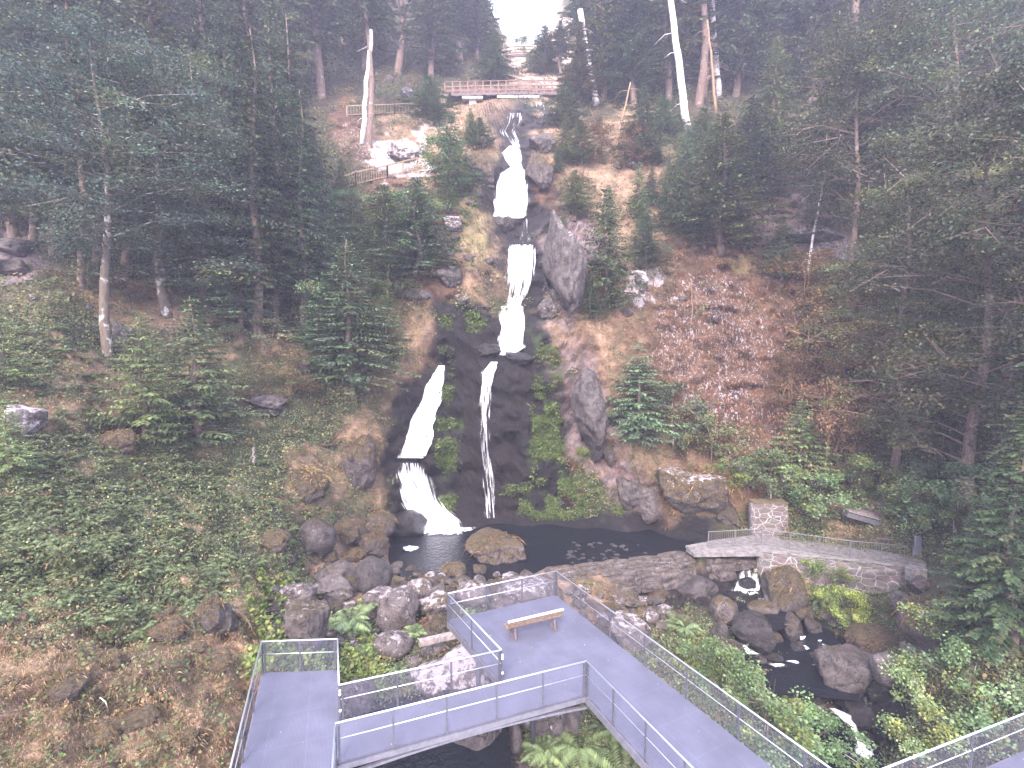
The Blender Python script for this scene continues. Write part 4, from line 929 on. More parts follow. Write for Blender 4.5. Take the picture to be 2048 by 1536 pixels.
# tilted board on its leaning post
ib = thing('board_shelter', 'weathered plank board tilted on a slanting post above the path', 'sign', tuple(g(1738, 1078)))
Yb = g(1738, 1085).y - .5
q0, q1 = at(1690, 1022, Yb), at(1756, 1040, Yb - .2); dd = (q1 - q0).normalized()
for k in range(4):
    of = Vector((0, -.24 + k * .20, .10 - k * .0 + .02 * (k % 2))); MB().beam(q0 + of + Vector((0, 0, k * .07)), q1 + of + Vector((0, 0, k * .07)), .18, .10).build('plank', M['old_wood'], ib, bevel=.01)
MB().beam(q0 + Vector((.05, .06, -.17)), q1 + Vector((-.05, .06, -.17)), .62, .34).build('underside_frame', M['steel_dark'], ib, bevel=.01)
MB().beam(at(1742, 1048, Yb), at(1724, 1088, Yb - .1), .13, .13).build('post', M['iron'], ib, bevel=.01); adopt(ib)
sp_ = thing('stone_post', 'upright dark grey stone slab at the end of the iron railing', 'post', tuple(g(1836, 1116)))
Yp = g(1836, 1112).y - .35
a_, b_ = at(1830, 1106, Yp), at(1838, 1070, Yp)
MB().beam(at(1835, 1112, Yp), at(1836, 1072, Yp), .42, .16, up=Vector((0, 1, 0))).build('slab', make_simple('slate', (.12, .13, .16), (.2, .21, .25), 4), sp_, bevel=.03)
MB().box(at(1838, 1122, Yp), (.9, .7, .35)).build('plinth', M['concrete'], sp_, bevel=.03); adopt(sp_)
# stone weir
we = thing('stone_weir', 'low weir of long reddish stone courses holding back the right side of the pool', 'weir', tuple(onz(1280, 1140, WZ)))
def weir():
    A, B = onz(1108, 1157, WZ + .02), onz(1445, 1112, WZ + .02); d = (B - A); L = d.length; d.normalize(); o = Vector((d.y, -d.x, 0)); rr = random.Random(5)
    for c in range(6):
        x = -rr.uniform(0, .6); top = c < 4
        while x < L:
            w = rr.uniform(.9, 2.4); bm = bmesh.new(); bmesh.ops.create_icosphere(bm, subdivisions=3, radius=1)
            off = (-.7 + c * .42) if top else (.95 + (c - 4) * .22); zz = (.14 - c * .06) if top else (-.35 - (c - 4) * .45); hz = .20 if top else .32
            ce = A + d * (x + w / 2) + o * off + Vector((0, 0, zz + rr.uniform(-.04, .04)))
            for v in bm.verts:
                p = v.co; s = Vector([math.copysign(abs(k) ** .45, k) for k in p]); n = mnoise.noise(v.co * 2 + ce) * .14
                v.co = ce + d * (s.x * w * .5) + o * (s.y * .24) + Vector((0, 0, s.z * hz)) + p * n
            me = bpy.data.meshes.new('course_stone'); bm.to_mesh(me); bm.free(); me.materials.append(M['rock'])
            for p in me.polygons: p.use_smooth = True
            ob = link('course_stone', me, we); ob.color = (.5, rr.choice([.15, .3, .5]), .95, 1); x += w * .98
weir(); adopt(we)

# ------------------------------------------------------------------ wooden bridges and fences up the slope
def wood_bridge(label, p, width, h, npost, piers, sag=.4):
    root = thing('wooden_bridge', label, 'bridge', tuple(p[0]))
    def arc(t): q = p[0].lerp(p[1], t); return q + Vector((0, 0, sag * 4 * t * (1 - t)))
    n = 14; mb = MB(); mbm = MB(); tr = MB(); mr = MB()
    for i in range(n):
        a, b = arc(i / n), arc((i + 1) / n)
        mb.beam(a + Vector((0, width / 2, 0)), b + Vector((0, width / 2, 0)), width, .1)
        mbm.beam(a + Vector((0, 0, -.32)), b + Vector((0, 0, -.24)), .2, .36)
    mb.build('deck', M['bridge_wood'], root)
    mbm.build('main_beam', M['bridge_dark'], root); mb = MB()
    for i in range(n): mb.beam(arc(i / n) + Vector((0, width, -.24)), arc((i + 1) / n) + Vector((0, width, -.24)), .2, .36)
    mb.build('main_beam', M['bridge_dark'], root)
    for y in (-.08, width + .08):
        rl = MB(); md = MB()
        for i in range(n):
            a, b = arc(i / n) + Vector((0, y, 0)), arc((i + 1) / n) + Vector((0, y, 0))
            rl.beam(a + Vector((0, 0, h)), b + Vector((0, 0, h)), .13, .075); md.beam(a + Vector((0, 0, h * .55)), b + Vector((0, 0, h * .55)), .08, .14)
            md.beam(a + Vector((0, 0, .16)), b + Vector((0, 0, .16)), .07, .14)
        r = rl.build('railing', M['bridge_wood'], root); md.build('rail_board', M['bridge_wood'], r)
        for i in range(npost):
            q = arc(i / (npost - 1)) + Vector((0, y, 0)); k = MB(); k.beam(q + Vector((0, 0, -.4)), q + Vector((0, 0, h - .05)), .15, .15)
            k.beam(q + Vector((.32, 0, .0)), q + Vector((.03, 0, h * .5)), .08, .08); k.build('post', M['bridge_wood'], r)
    for px in piers:
        t = (at(px, 185, p[0].y).x - p[0].x) / (p[1].x - p[0].x); q = arc(t)
        if 0 < t < 1:
            MB().box(q + Vector((0, width / 2, -.72)), (2.6, width + .4, .25)).build('bearing_beam', M['pale_conc'], root)
            MB().box(q + Vector((0, width / 2, -1.9)), (.9, width * .8, 2.1)).build('pier', M['pale_conc'], root)
    adopt(root); return root
M['pale_conc'] = make_simple('pale_concrete', (.5, .47, .48), (.65, .62, .62), 2)
Yt = 67.0
wood_bridge('long wooden footbridge with pale piers crossing above the highest cascade', [at(890, 186, Yt), at(1180, 184, Yt)], 1.8, 1.25, 20, (945, 1015, 1058), .15)
wood_bridge('small faint wooden bridge high up in the bright clearing', [at(1012, 110, 92), at(1100, 112, 94)], 1.6, 1.2, 6, (), .3)
def picket(label, pts, h, sp=.32, closed=True):
    root = thing('wooden_fence', label, 'fence', tuple(pts[0]))
    for a, b in zip(pts[:-1], pts[1:]):
        MB().beam(a + Vector((0, 0, h)), b + Vector((0, 0, h)), .12, .12).build('rail', M['fence_wood'], root)
        MB().beam(a + Vector((0, 0, .15)), b + Vector((0, 0, .15)), .1, .1).build('rail', M['fence_wood'], root)
        L = (b - a).length; n = max(1, round(L / 2.2))
        for i in range(n + 1): q = a.lerp(b, i / n); MB().beam(q + Vector((0, 0, -.4)), q + Vector((0, 0, h)), .14, .14).build('post', M['fence_wood'], root)
        if closed:
            k = int(L / sp); mb = MB()
            for i in range(k): q = a.lerp(b, (i + .5) / k); mb.beam(q + Vector((0, -.07, .05)), q + Vector((0, -.07, h - .06)), .03, .12, up=Vector((0, 1, 0)))
            o = mb.build('slats', M['fence_wood'], root); o.name = 'slat'; o['kind'] = 'stuff'
    adopt(root)
picket('wooden picket fence of a path high on the left, behind the leaning pale trunk', [GP(694, 232), GP(745, 230), GP(790, 228), GP(826, 226)], 1.15)
picket('curved open rail fence continuing the picket fence to the right', [GP(829, 226), GP(862, 234), GP(905, 236)], 1.05, closed=False)
picket('sloping picket fence of a stair path beside the bleached rock', [at(660, 388, T(712, 370)), GP(712, 370), GP(775, 356), GP(836, 340)], 1.25, .24)

# ------------------------------------------------------------------ plant makers (numpy)
def rh_arrays(B, D, Sd, L, W, droop, cols):
    """bent rhombus leaves -> verts, faces, colours"""
    n = len(B); L = L[:, None]; W = W[:, None]
    mid = B + D * L * .5; tip = B + D * L; tip[:, 2] -= droop * L[:, 0]
    V = np.stack([B, mid + Sd * W * .5, tip, mid - Sd * W * .5], 1).reshape(-1, 3)
    Fq = np.arange(n * 4).reshape(n, 4); return V, Fq, np.repeat(cols, 4, 0)
def unit(a): return a / (np.linalg.norm(a, axis=-1, keepdims=True) + 1e-9)
def colpick(n, pal, r=rng):
    pal = np.array(pal); i = r.integers(0, len(pal), n); return pal[i] * r.uniform(.7, 1.3, (n, 1))
SPR = [(.055, .092, .058), (.07, .115, .068), (.09, .13, .072), (.06, .09, .068), (.115, .13, .08)]
FIR = [(.07, .125, .08), (.09, .155, .09), (.11, .175, .10), (.07, .11, .08)]
MAP = [(.09, .135, .09), (.115, .165, .11), (.135, .185, .13), (.085, .125, .085), (.16, .20, .16), (.17, .18, .09)]
def spruce(name, H, Rm, seed, start=.08, pal=SPR, tw=.42, dens=1.0, droop=.35, fl=.17):
    r = np.random.default_rng(seed); B, D, Sd, L, W, Cc = [], [], [], [], [], []
    stem = MB(); z = H * start; br = MB()
    while z < H * .985:
        t = (z - H * start) / (H * (1 - start)); Rz = Rm * ((1 - t) ** .85) * (.55 + .45 * min(1, t * 6 + .25)) + .12
        nb = int(r.integers(4, 7)); a0 = r.uniform(0, 6.28)
        for k in range(nb):
            if r.random() < .10: continue
            a = a0 + k * 6.283 / nb + r.normal(0, .22); Lb = Rz * r.uniform(.62, 1.15); dr = droop * r.uniform(.5, 1.5) * (1 - t * .7)
            dh = np.array([math.cos(a), math.sin(a), 0]); sd = np.array([-math.sin(a), math.cos(a), 0])
            n = max(3, int(Lb / (.16 / dens))); s = np.linspace(.12, 1, n)
            P = np.zeros((n, 3)) + np.array([0, 0, z]) + dh * (Lb * s)[:, None]; P[:, 2] += Lb * (.22 * s - (.22 + dr) * s * s) + .10 * Lb * s ** 4
            if Lb > .5 and r.random() < .5:
                br.tube([tuple(P[0] * [.2, .2, 1]), tuple(P[n // 2]), tuple(P[-1])], [.02 + Lb * .008, .014, .006], 4, cap=False)
            for side in (-1, 1, 0):
                m_ = n
                ll = tw * (1.08 - .75 * s) * Lb / 2.2 * r.uniform(.6, 1.3, m_) + .12
                dirs = unit(dh[None] * r.uniform(.5, 1.0, (m_, 1)) + sd[None] * side * r.uniform(.7, 1.2, (m_, 1)) + np.array([0, 0, -.28])[None] * r.uniform(.2, 1.6, (m_, 1)))
                if side == 0: dirs = unit(dh[None] + np.array([0, 0, .15]) + r.normal(0, .2, (m_, 3))); ll = ll * .7
                B.append(P + r.normal(0, .03, (m_, 3))); D.append(dirs); sdv = unit(np.cross(dirs, np.array([0, 0, 1.]) + r.normal(0, .35, (m_, 3)))); Sd.append(sdv)
                L.append(ll); W.append(np.full(m_, fl) * r.uniform(.6, 1.3, m_)); c = colpick(1, pal, r); Cc.append(c * r.uniform(.75, 1.3, (m_, 1)))
                if side:   # hanging secondary twigs
                    d2 = unit(dirs * .4 + np.array([0, 0, -.8]) + r.normal(0, .35, (m_, 3)))
                    B.append(P + dirs * ll[:, None] * .5); D.append(d2); Sd.append(unit(np.cross(d2, r.normal(0, 1, (m_, 3))))); L.append(ll * r.uniform(.35, .8, m_)); W.append(np.full(m_, fl * .8)); Cc.append(c * r.uniform(.7, 1.2, (m_, 1)))
        z += (.25 + .011 * H) * r.uniform(.75, 1.2) * (1 - .35 * t)
    V, Fq, cc = rh_arrays(np.concatenate(B), np.concatenate(D), np.concatenate(Sd), np.concatenate(L), np.concatenate(W), .12, np.concatenate(Cc))
    crown = npmesh(name + '_crown', V, Fq, M['needle'], cols={'col': cc})
    rad = .011 * H + .03; pts = [(0, 0, -1.2)] + [(.01 * H * math.sin(k + seed), .01 * H * math.cos(k * 1.3), H * k / 8) for k in range(9)]
    stem.tube(pts, [rad * 1.25] + [rad * (1 - k / 8.6) for k in range(9)], 9)
    for k in range(int(H * 1.5)):      # dead snags on the bare stem
        zz = r.uniform(.05, max(.2, start + .2)) * H; a = r.uniform(0, 6.28); l = r.uniform(.3, 1.2)
        stem.tube([(0, 0, zz), (math.cos(a) * l, math.sin(a) * l, zz - .15 * l)], [.025, .008], 4, cap=False)
    i = len(stem.v); stem.v += br.v; stem.f += [tuple(i + q for q in f) for f in br.f]
    tm = bpy.data.meshes.new(name + '_trunk'); tm.from_pydata([tuple(v) for v in stem.v], [], stem.f); tm.materials.append(M['bark'])
    for p in tm.polygons: p.use_smooth = True
    return tm, crown, H, Rm
def broadleaf(name, H, Rm, seed, base=.3, pal=MAP, leaf=.125, nclump=360, per=95, bark='bark_maple', flat=.45, stems=1, rad0=None):
    r = np.random.default_rng(seed); tb = MB(); cl = []
    rad0 = rad0 or .012 * H + .03
    for s in range(stems):
        lean = np.array([r.normal(0, .06), r.normal(0, .06)]) if stems > 1 else np.zeros(2)
        pts = [Vector((lean[0] * H * k / 8 + .012 * H * math.sin(k * .9 + s + seed), lean[1] * H * k / 8 + .01 * H * math.sin(k * 1.3 + s), H * .95 * k / 8)) for k in range(9)]
        tb.tube([pts[0] - Vector((0, 0, 1.2))] + pts, [rad0 * 1.2] + [rad0 * (1 - k / 8.8) for k in range(9)], 8)
        nb = int(nclump / stems / 5)
        for b in range(nb):
            t = base + (1 - base) * ((b + r.random()) / nb); p0 = pts[min(8, int(t * 8))].lerp(pts[min(8, int(t * 8) + 1)], t * 8 % 1)
            env = math.sin(math.pi * min(1, max(0, (t - base) / (1 - base) * .86 + .12))) ** .6; Lb = Rm * env * r.uniform(.55, 1.15) + .2
            a = r.uniform(0, 6.28); el = r.uniform(.05, .55); d = Vector((math.cos(a), math.sin(a), el)).normalized()
            p1 = p0 + d * Lb * .5; p2 = p0 + d * Lb + Vector((r.normal(0, .1), r.normal(0, .1), -.12)) * Lb
            tb.tube([p0, p1, p2], [rad0 * .24 * (1 - t * .6), rad0 * .12 * (1 - t * .5), .008], 5, cap=False)
            cl.append(p2)
            for q in range(4):
                f = r.uniform(.35, 1.05); pp = p0.lerp(p2, f) + Vector(tuple(r.normal(0, .20, 3) * [1, 1, .6])) * Lb
                tb.tube([p0.lerp(p2, f * .8), pp], [.03, .008], 4, cap=False); cl.append(pp)
    cl = np.array([tuple(c) for c in cl]); n = len(cl) * per
    ci = np.repeat(np.arange(len(cl)), per); cs = (Rm * .20 + .12) * r.uniform(.55, 1.3, len(cl))
    o = unit(r.normal(0, 1, (n, 3))) * (r.random((n, 1)) ** .5) * cs[ci][:, None] * np.array([1, 1, flat])
    B = cl[ci] + o; nn = unit(np.array([0, 0, 1.]) + r.normal(0, .55, (n, 3))); D = unit(np.cross(nn, r.normal(0, 1, (n, 3)))); Sd = unit(np.cross(nn, D))
    cc = colpick(len(cl), pal, r)[ci] * r.uniform(.75, 1.3, (n, 1)); L = leaf * r.uniform(.6, 1.3, n)
    V, Fq, cc = rh_arrays(B, D, Sd, L, L * .8, .15, cc)
    crown = npmesh(name + '_crown', V, Fq, M['leaf'], cols={'col': cc})
    tm = bpy.data.meshes.new(name + '_trunk'); tm.from_pydata([tuple(v) for v in tb.v], [], tb.f); tm.materials.append(M[bark])
    for p in tm.polygons: p.use_smooth = True
    return tm, crown, H, Rm
PT = {'sA': spruce('spruce', 24, 3.4, 1, .10), 'sB': spruce('spruce', 24, 3.0, 2, .22, droop=.5), 'sC': spruce('spruce', 26, 3.2, 3, .45, droop=.45),
      'fA': spruce('fir', 7.5, 2.1, 4, .03, FIR, .42, 1.3, .05, .085), 'fB': spruce('fir', 7.5, 1.9, 5, .05, FIR, .40, 1.3, .18, .085), 'fC': spruce('fir', 12, 2.6, 6, .05, SPR + FIR, .42, 1.15, .28, .10),
      'mA': broadleaf('maple', 18, 5.0, 7, .32), 'mB': broadleaf('maple', 18, 4.2, 8, .12, nclump=360),
      'bA': broadleaf('bush', 3.0, 1.6, 9, .1, leaf=.11, nclump=70, per=70, stems=3, rad0=.03, flat=.8), 'bB': broadleaf('bush', 3.0, 1.5, 10, .05, leaf=.10, nclump=60, per=80, stems=4, rad0=.025, flat=.8),
      'dA': broadleaf('dry_bush', 4.0, 2.0, 12, .05, pal=[(.22, .125, .08), (.28, .165, .105), (.18, .10, .07), (.15, .12, .08)], leaf=.10, nclump=150, per=46, stems=4, rad0=.03, flat=.8, bark='twig')}
def plant(kind, px, py, top, w, name, label, cat, group=None, Y=None, tint=(1, 1, 1), lean=(0, 0), trunk=None, ground=True):
    tm, crown, H, Rm = PT[kind]
    Yb = T(px, max(py, vtop(px) + 6)) + .15; py = max(py, vtop(px) + 6); p = at(px, py, Yb)
    Yg = Yb
    hgt = (at(px, top, Yb).z - p.z); sz = hgt / H; sx = w * Yb / F / 2 / (Rm * 1.05)
    e = thing(name, label, cat, p, group, rz=(px * 1.7 + py) % 6.28); e.scale = (sx, sx, sz)
    e.rotation_euler = (R(lean[0]), R(lean[1]), (px * 1.7 + py) % 6.28)
    t = link('trunk' if kind[0] not in 'bd' else 'stem', tm, e); c = link('crown' if kind[0] not in 'bd' else 'foliage', crown, e)
    if trunk: t.data = tm.copy(); t.data.materials[0] = M[trunk]
    hr = random.Random(int(px * 31 + py * 7 + w)); k = hr.choice(((1, 1, 1), (1.25, 1.2, 1.0), (.8, .85, .9), (1.15, 1.25, 1.4), (1.4, 1.35, 1.15), (.95, 1.1, 1.1)))
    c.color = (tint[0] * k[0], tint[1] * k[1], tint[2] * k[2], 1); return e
FG = 'tall spruces of the far forest'; LG = 'spruces of the left wood'; RG = 'trees of the right wood'; YG = 'young firs on the slopes'
far = [(560, 230, -330, 170), (640, 200, -300, 160), (735, 140, -330, 150), (800, 150, -260, 150), (868, 160, -230, 130), (915, 120, -160, 110), (958, 120, -110, 96), (1160, 150, -60, 96), (1205, 200, -200, 130), (1262, 210, -280, 150), (1330, 200, -320, 150), (1400, 210, -330, 160), (1475, 200, -340, 160), (1545, 180, -320, 170), (1620, 210, -340, 180), (1700, 200, -330, 180), (1790, 190, -330, 190),
       (470, 240, -330, 190), (380, 260, -330, 190), (290, 260, -340, 200), (190, 250, -340, 210), (90, 260, -340, 220), (0, 280, -340, 230), (-110, 300, -340, 240), (1890, 210, -330, 210), (1990, 240, -330, 220), (2100, 260, -330, 230), (2210, 280, -330, 240), (685, 90, -330, 140), (600, 60, -330, 150), (510, 60, -330, 160), (1300, 90, -330, 140), (1440, 70, -330, 150), (1580, 60, -330, 160), (1700, 60, -330, 170), (1120, 160, 40, 60)]
for k, (px, py, tp, w) in enumerate(far):
    side = 'left' if px < 1000 else 'right'
    plant(['sA', 'sB', 'sA', 'sC'][k % 4], px, py, tp, w * 1.15, 'spruce_tree', 'hazy dark spruce in the far forest band along the top %s of the view' % side if not (880 < px < 1170) else 'pale hazy spruce beside the bright clearing, %s side' % side, 'spruce',
          'far spruces top ' + side if not (880 < px < 1170) else 'hazy spruces beside the clearing ' + side, Y=T(px, max(py, 40)) + (k % 3) * 2, tint=(1, 1, 1.05))
LW = [('sA', 420, 470, -200, 200, 'tall dark spruce standing between maple and leaning stem', 0), ('sB', 240, 470, -250, 220, 'tall dark spruce over the tops of the bare trunks', 0), ('sA', 60, 430, -260, 220, 'shadowed tall spruce in the upper left corner', 0), ('sB', 505, 440, -120, 180, 'slim tall spruce with brown hanging boughs', 0),
      ('sA', 330, 560, -160, 260, 'big spruce behind the maple crown on the left', 46), ('sB', 120, 520, -200, 280, 'dark spruce at the far left behind the bare trunks', 44), ('sA', 470, 560, -60, 230, 'grey-green spruce right of the maple with drooping boughs', 40),
      ('sB', 520, 700, 60, 230, 'brownish drooping spruce above the dark hollow', 36), ('sA', 560, 640, -30, 200, 'tall spruce with a bleached leaning stem beside it', 41), ('sA', 585, 500, 30, 190, 'dense spruce left of the upper fences', 46), ('sB', 610, 660, 180, 170, 'green spruce whose boughs overhang the young firs', 39),
      ('sC', 170, 580, -260, 150, 'straight bare-trunked spruce left of the maple', 34), ('sC', 200, 535, -240, 150, 'thin bare-trunked spruce just right of the straight one', 38), ('sC', 72, 490, -240, 160, 'slim bare-trunked spruce above the grey slab rocks', 40), ('sB', -30, 560, -160, 260, 'black-green spruce cut by the left edge', 36), ('sA', 20, 480, -120, 230, 'dark spruce behind the slab rocks at the left edge', 45),
      ('sC', 740, 290, -260, 130, 'tall spruce with a pale lower trunk in front of the picket fence', 57), ('sA', 400, 620, 120, 220, 'shadowy spruce under the maple boughs', 40), ('sB', 260, 560, 60, 200, 'shadowy spruce between the bare trunks', 42)]
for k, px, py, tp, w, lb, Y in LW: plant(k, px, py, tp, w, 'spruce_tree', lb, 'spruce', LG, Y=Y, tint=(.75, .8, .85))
RW = [('sA', 1265, 215, -60, 160, 'broad spruce left of the bleached leaning trunks', 58), ('sB', 1415, 190, -140, 170, 'dark spruce between the two bleached trunks', 60), ('fC', 1545, 345, 70, 165, 'light green spruce with layered boughs above the grey outcrop', 50), ('sA', 1660, 420, 20, 210, 'dark spruce right of the light green one', 50), ('sB', 1640, 360, 200, 70, 'rusty half-dead spruce over the grey outcrop', 48),
      ('sA', 1760, 420, -60, 240, 'deep green spruce behind the right maples', 48), ('sA', 2010, 1330, 800, 290, 'big dark spruce with layered boughs at the right edge', 22), ('sB', 2080, 1150, 420, 260, 'spruce cut by the right edge below the maples', 24), ('fC', 1930, 1300, 1010, 130, 'small shadowed spruce left of the big one at the right edge', 23), ('sA', 1160, 215, 40, 110, 'brownish spruce next to the bleached trunk over the bridge end', 70)]
for k, px, py, tp, w, lb, Y in RW: plant(k, px, py, tp, w, 'spruce_tree', lb, 'spruce', RG, Y=Y, tint=(1.6, 1.15, 1.1) if 'rusty' in lb or 'brownish' in lb else ((.6, .65, .65) if px > 1740 else (1, 1, 1)))  # spruces near the right edge: shade put into a darker tint
YF = [('fC', 480, 660, 430, 170, 'mid-sized spruce left of the dark hollow', 40), ('fC', 560, 520, 250, 180, 'spruce in the middle of the left wood, right of the maple leaves', 44), ('fB', 640, 700, 560, 130, 'small fir beneath the overhanging spruce boughs', 37), ('fC', 625, 470, 250, 130, 'spruce just left of the sloping fence', 50), ('fA', 780, 600, 470, 130, 'dense dark fir above the dry grass bank', 40), ('fC', 1500, 420, 190, 170, 'spruce between the big blue-green fir and the outcrop', 50), ('fC', 1285, 330, 170, 110, 'spruce behind the bundle of fallen branches', 56), ('fC', 1090, 150, 50, 90, 'pale spruce at the right side of the clearing', 80), ('fC', 990, 165, 60, 90, 'pale spruce at the left side of the clearing', 78),
      ('fA', 290, 885, 622, 175, 'young fir left of its twin below the maple trunk', None), ('fB', 395, 890, 592, 220, 'young fir with a bare leader, right of its twin below the maple', None), ('fC', 700, 800, 480, 230, 'blue-green fir leaning over the left bank of the falls', None), ('fA', 775, 740, 560, 110, 'small fir right of the blue-green one', None), ('fB', 600, 610, 300, 190, 'bright green fir left of the sloping fence', None), ('fA', 650, 560, 360, 150, 'fir under the sloping fence', 52),
      ('fC', 835, 560, 350, 190, 'bushy fir just right of the pinkish stone', None), ('fA', 770, 500, 370, 150, 'pale blue-green fir below the sloping fence', None), ('fB', 900, 400, 225, 120, 'mint green fir right of the bleached outcrop', None), ('fA', 960, 300, 235, 70, 'tiny fir left of the highest cascade', None), ('fA', 1210, 620, 376, 150, 'dark fir right of the towering rock', None), ('fB', 1290, 540, 430, 110, 'low fir right of the dark one beside the towering rock', None),
      ('fB', 1180, 640, 560, 70, 'little fir with a thin bare stem in the dry grass', None), ('fC', 1440, 500, 225, 230, 'big blue-green fir in the middle of the right slope', None), ('fA', 1350, 470, 330, 120, 'fir left of the big blue-green one', None), ('fB', 1275, 890, 680, 160, 'fir standing on the mossy rock right of the dark cliff', None), ('fA', 1600, 970, 800, 140, 'dark fir at the foot of the brown rock face', None), 
      ('fB', 1130, 260, 160, 90, 'green fir covering the right end of the wooden footbridge', 64), ('fB', 1405, 300, 215, 90, 'small fir between the feet of the two bleached trunks', None), ('fA', 1490, 330, 230, 110, 'fir up the slope behind the big blue-green one', None), ('fA', 1325, 270, 190, 80, 'small fir left of the thick white-barked trunk', None), ('fA', 1160, 330, 240, 90, 'little fir below the right end of the wooden footbridge', None), ('fB', 860, 240, 150, 100, 'dark fir covering the left end of the wooden footbridge', 64), ('fA', 1150, 430, 340, 90, 'small dark fir right of the widest cascade', None), ('fB', 20, 960, 800, 110, 'dark fir at the left edge below the streaked rock', None), ('fA', 10, 780, 620, 110, 'little fir at the left edge above the streaked rock', None), ('fB', 1560, 560, 430, 100, 'shadowed fir left of the pale ledge', None)]
for k, px, py, tp, w, lb, Y in YF: plant(k, px, py, tp, w * 1.22, 'fir_tree', lb, 'fir', YG, Y=Y)
fr_ = random.Random(17)
for reg, n, lb, gp in (((1110, 1430, 270, 480), 15, 'small fir dotting the dry slope right of the upper cascades', 'small firs right of the upper cascades'), ((650, 900, 380, 600), 11, 'small fir crowding the slope between the fence and the left bank of the falls', 'small firs left of the falls'), ((540, 700, 330, 560), 7, 'small fir in the open wood below the leaning bleached stem', 'small firs in the left wood'), ((870, 960, 215, 300), 4, 'small fir left of the highest cascade', 'small firs at the highest cascade')):
    for k in range(n):
        px, py = fr_.uniform(reg[0], reg[1]), fr_.uniform(reg[2], reg[3]); hh_ = fr_.uniform(55, 120) * (.6 if reg[0] == 870 else 1)
        plant(fr_.choice(['fA', 'fB', 'fC']), px, py, py - hh_, hh_ * fr_.uniform(.55, .8), 'fir_tree', lb, 'fir', gp)
MP = [('mA', 224, 722, 20, 420, 'tall maple with a white-patched trunk on the left slope', 31, (.46, .56, .74), None), ('mB', 330, 640, 90, 380, 'second maple whose blue-green leaves reach right', 34, (.62, .74, 1.05), None),
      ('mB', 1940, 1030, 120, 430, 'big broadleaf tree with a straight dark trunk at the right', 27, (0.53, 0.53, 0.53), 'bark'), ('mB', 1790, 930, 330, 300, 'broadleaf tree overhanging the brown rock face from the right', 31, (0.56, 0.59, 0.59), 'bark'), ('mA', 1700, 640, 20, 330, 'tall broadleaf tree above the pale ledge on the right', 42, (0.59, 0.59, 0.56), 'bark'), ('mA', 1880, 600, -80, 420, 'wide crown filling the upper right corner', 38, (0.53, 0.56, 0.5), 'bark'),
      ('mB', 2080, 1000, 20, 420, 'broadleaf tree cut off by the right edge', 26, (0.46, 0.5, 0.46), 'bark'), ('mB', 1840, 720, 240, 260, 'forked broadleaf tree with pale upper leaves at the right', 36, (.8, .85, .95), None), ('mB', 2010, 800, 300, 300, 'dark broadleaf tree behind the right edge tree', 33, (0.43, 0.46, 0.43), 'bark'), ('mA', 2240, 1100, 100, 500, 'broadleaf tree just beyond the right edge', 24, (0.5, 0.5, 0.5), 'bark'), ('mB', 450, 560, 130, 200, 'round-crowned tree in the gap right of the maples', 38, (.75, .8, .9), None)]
for k, px, py, tp, w, lb, Y, tn, bk in MP: plant(k, px, py, tp, w, 'broadleaf_tree', lb, 'tree', None, Y=Y, tint=tn, trunk=bk)  # low tints of the right-hand trees paint the dark edge's shade into their leaves
BS = [('bA', 1345, 900, 770, 140, 'round light bush right of the fir on the mossy rock', (1.1, 1.15, 1.2)), ('bA', 1420, 930, 830, 120, 'bush hanging over the mossy rock above the pool', (1, 1, 1)), ('bB', 1480, 980, 910, 100, 'light green bush above the masonry pillar', (1.2, 1.5, .9)), ('bB', 1150, 950, 890, 70, 'leafy bush hanging at the right edge of the dark cliff', (1, 1.3, .9)),
      ('bA', 1450, 1420, 1290, 150, 'leafy bush beside the right railing of the platform', (1.1, 1.3, 1)), ('bB', 1530, 1500, 1350, 200, 'wide bramble bush between platform arm and lower stream', (1.1, 1.3, 1)), ('bA', 1620, 1530, 1430, 160, 'bush with dense leaves left of the bottom cascade', (1, 1.2, .9)), ('bB', 1840, 1500, 1350, 180, 'grey-green bush right of the bottom cascade', (1.15, 1.3, 1.2)), ('bA', 1940, 1470, 1300, 200, 'bush between the bottom cascade and the corner walkway', (.9, 1.05, .8)), ('bB', 1900, 1330, 1220, 150, 'dark bush under the right edge spruce', (.9, 1.05, .95)),
      ('bA', 1640, 1055, 950, 140, 'leafy thicket behind the railing path', (.9, 1.1, .8)), ('bB', 1830, 1045, 920, 150, 'dark thicket behind the tilted board', (.8, .95, .8)), ('bA', 1540, 1010, 900, 110, 'bush at the foot of the brown rock face', (.9, 1, .9)), ('bB', 1700, 1000, 900, 130, 'shadowed bush below the overhanging tree', (.8, .95, .85)), ('bA', 1910, 1080, 930, 170, 'black-green thicket under the big right tree', (.75, .85, .75)),
      ('bA', 1700, 1265, 1180, 100, 'yellow-green bush among the stream boulders', (1.3, 1.4, .8)), ('bB', 1650, 1190, 1120, 80, 'leafy herbs hanging against the masonry wall', (1.1, 1.4, 1)), ('bA', 540, 720, 640, 110, 'small blue-leaved bush beside the dark hollow', (1.2, 1.2, 1.6)), ('bB', 650, 700, 560, 120, 'bush behind the blue-green fir', (1.1, 1.3, 1.1)), ('bA', 690, 430, 380, 80, 'bright bush below the bleached outcrop', (1.3, 1.6, 1.4)), ('bB', 820, 460, 380, 110, 'minty bush under the sloping fence', (1.4, 1.7, 1.5)), ('bA', 870, 350, 270, 80, 'bright leafy bush right of the upright white rock', (1.5, 1.8, 1.5)),
      ('bB', 1060, 140, 70, 60, 'sunny bush in the clearing below the small bridge', (1.8, 1.6, 1.3)), ('bA', 160, 500, 380, 150, 'leafy undergrowth between the bare trunks', (.9, 1, 1)), ('bB', 300, 480, 370, 150, 'leafy undergrowth under the maple crown', (.9, 1, 1)), ('bB', 330, 560, 480, 160, 'dark undergrowth right of the maple trunk', (.8, .95, .9))]
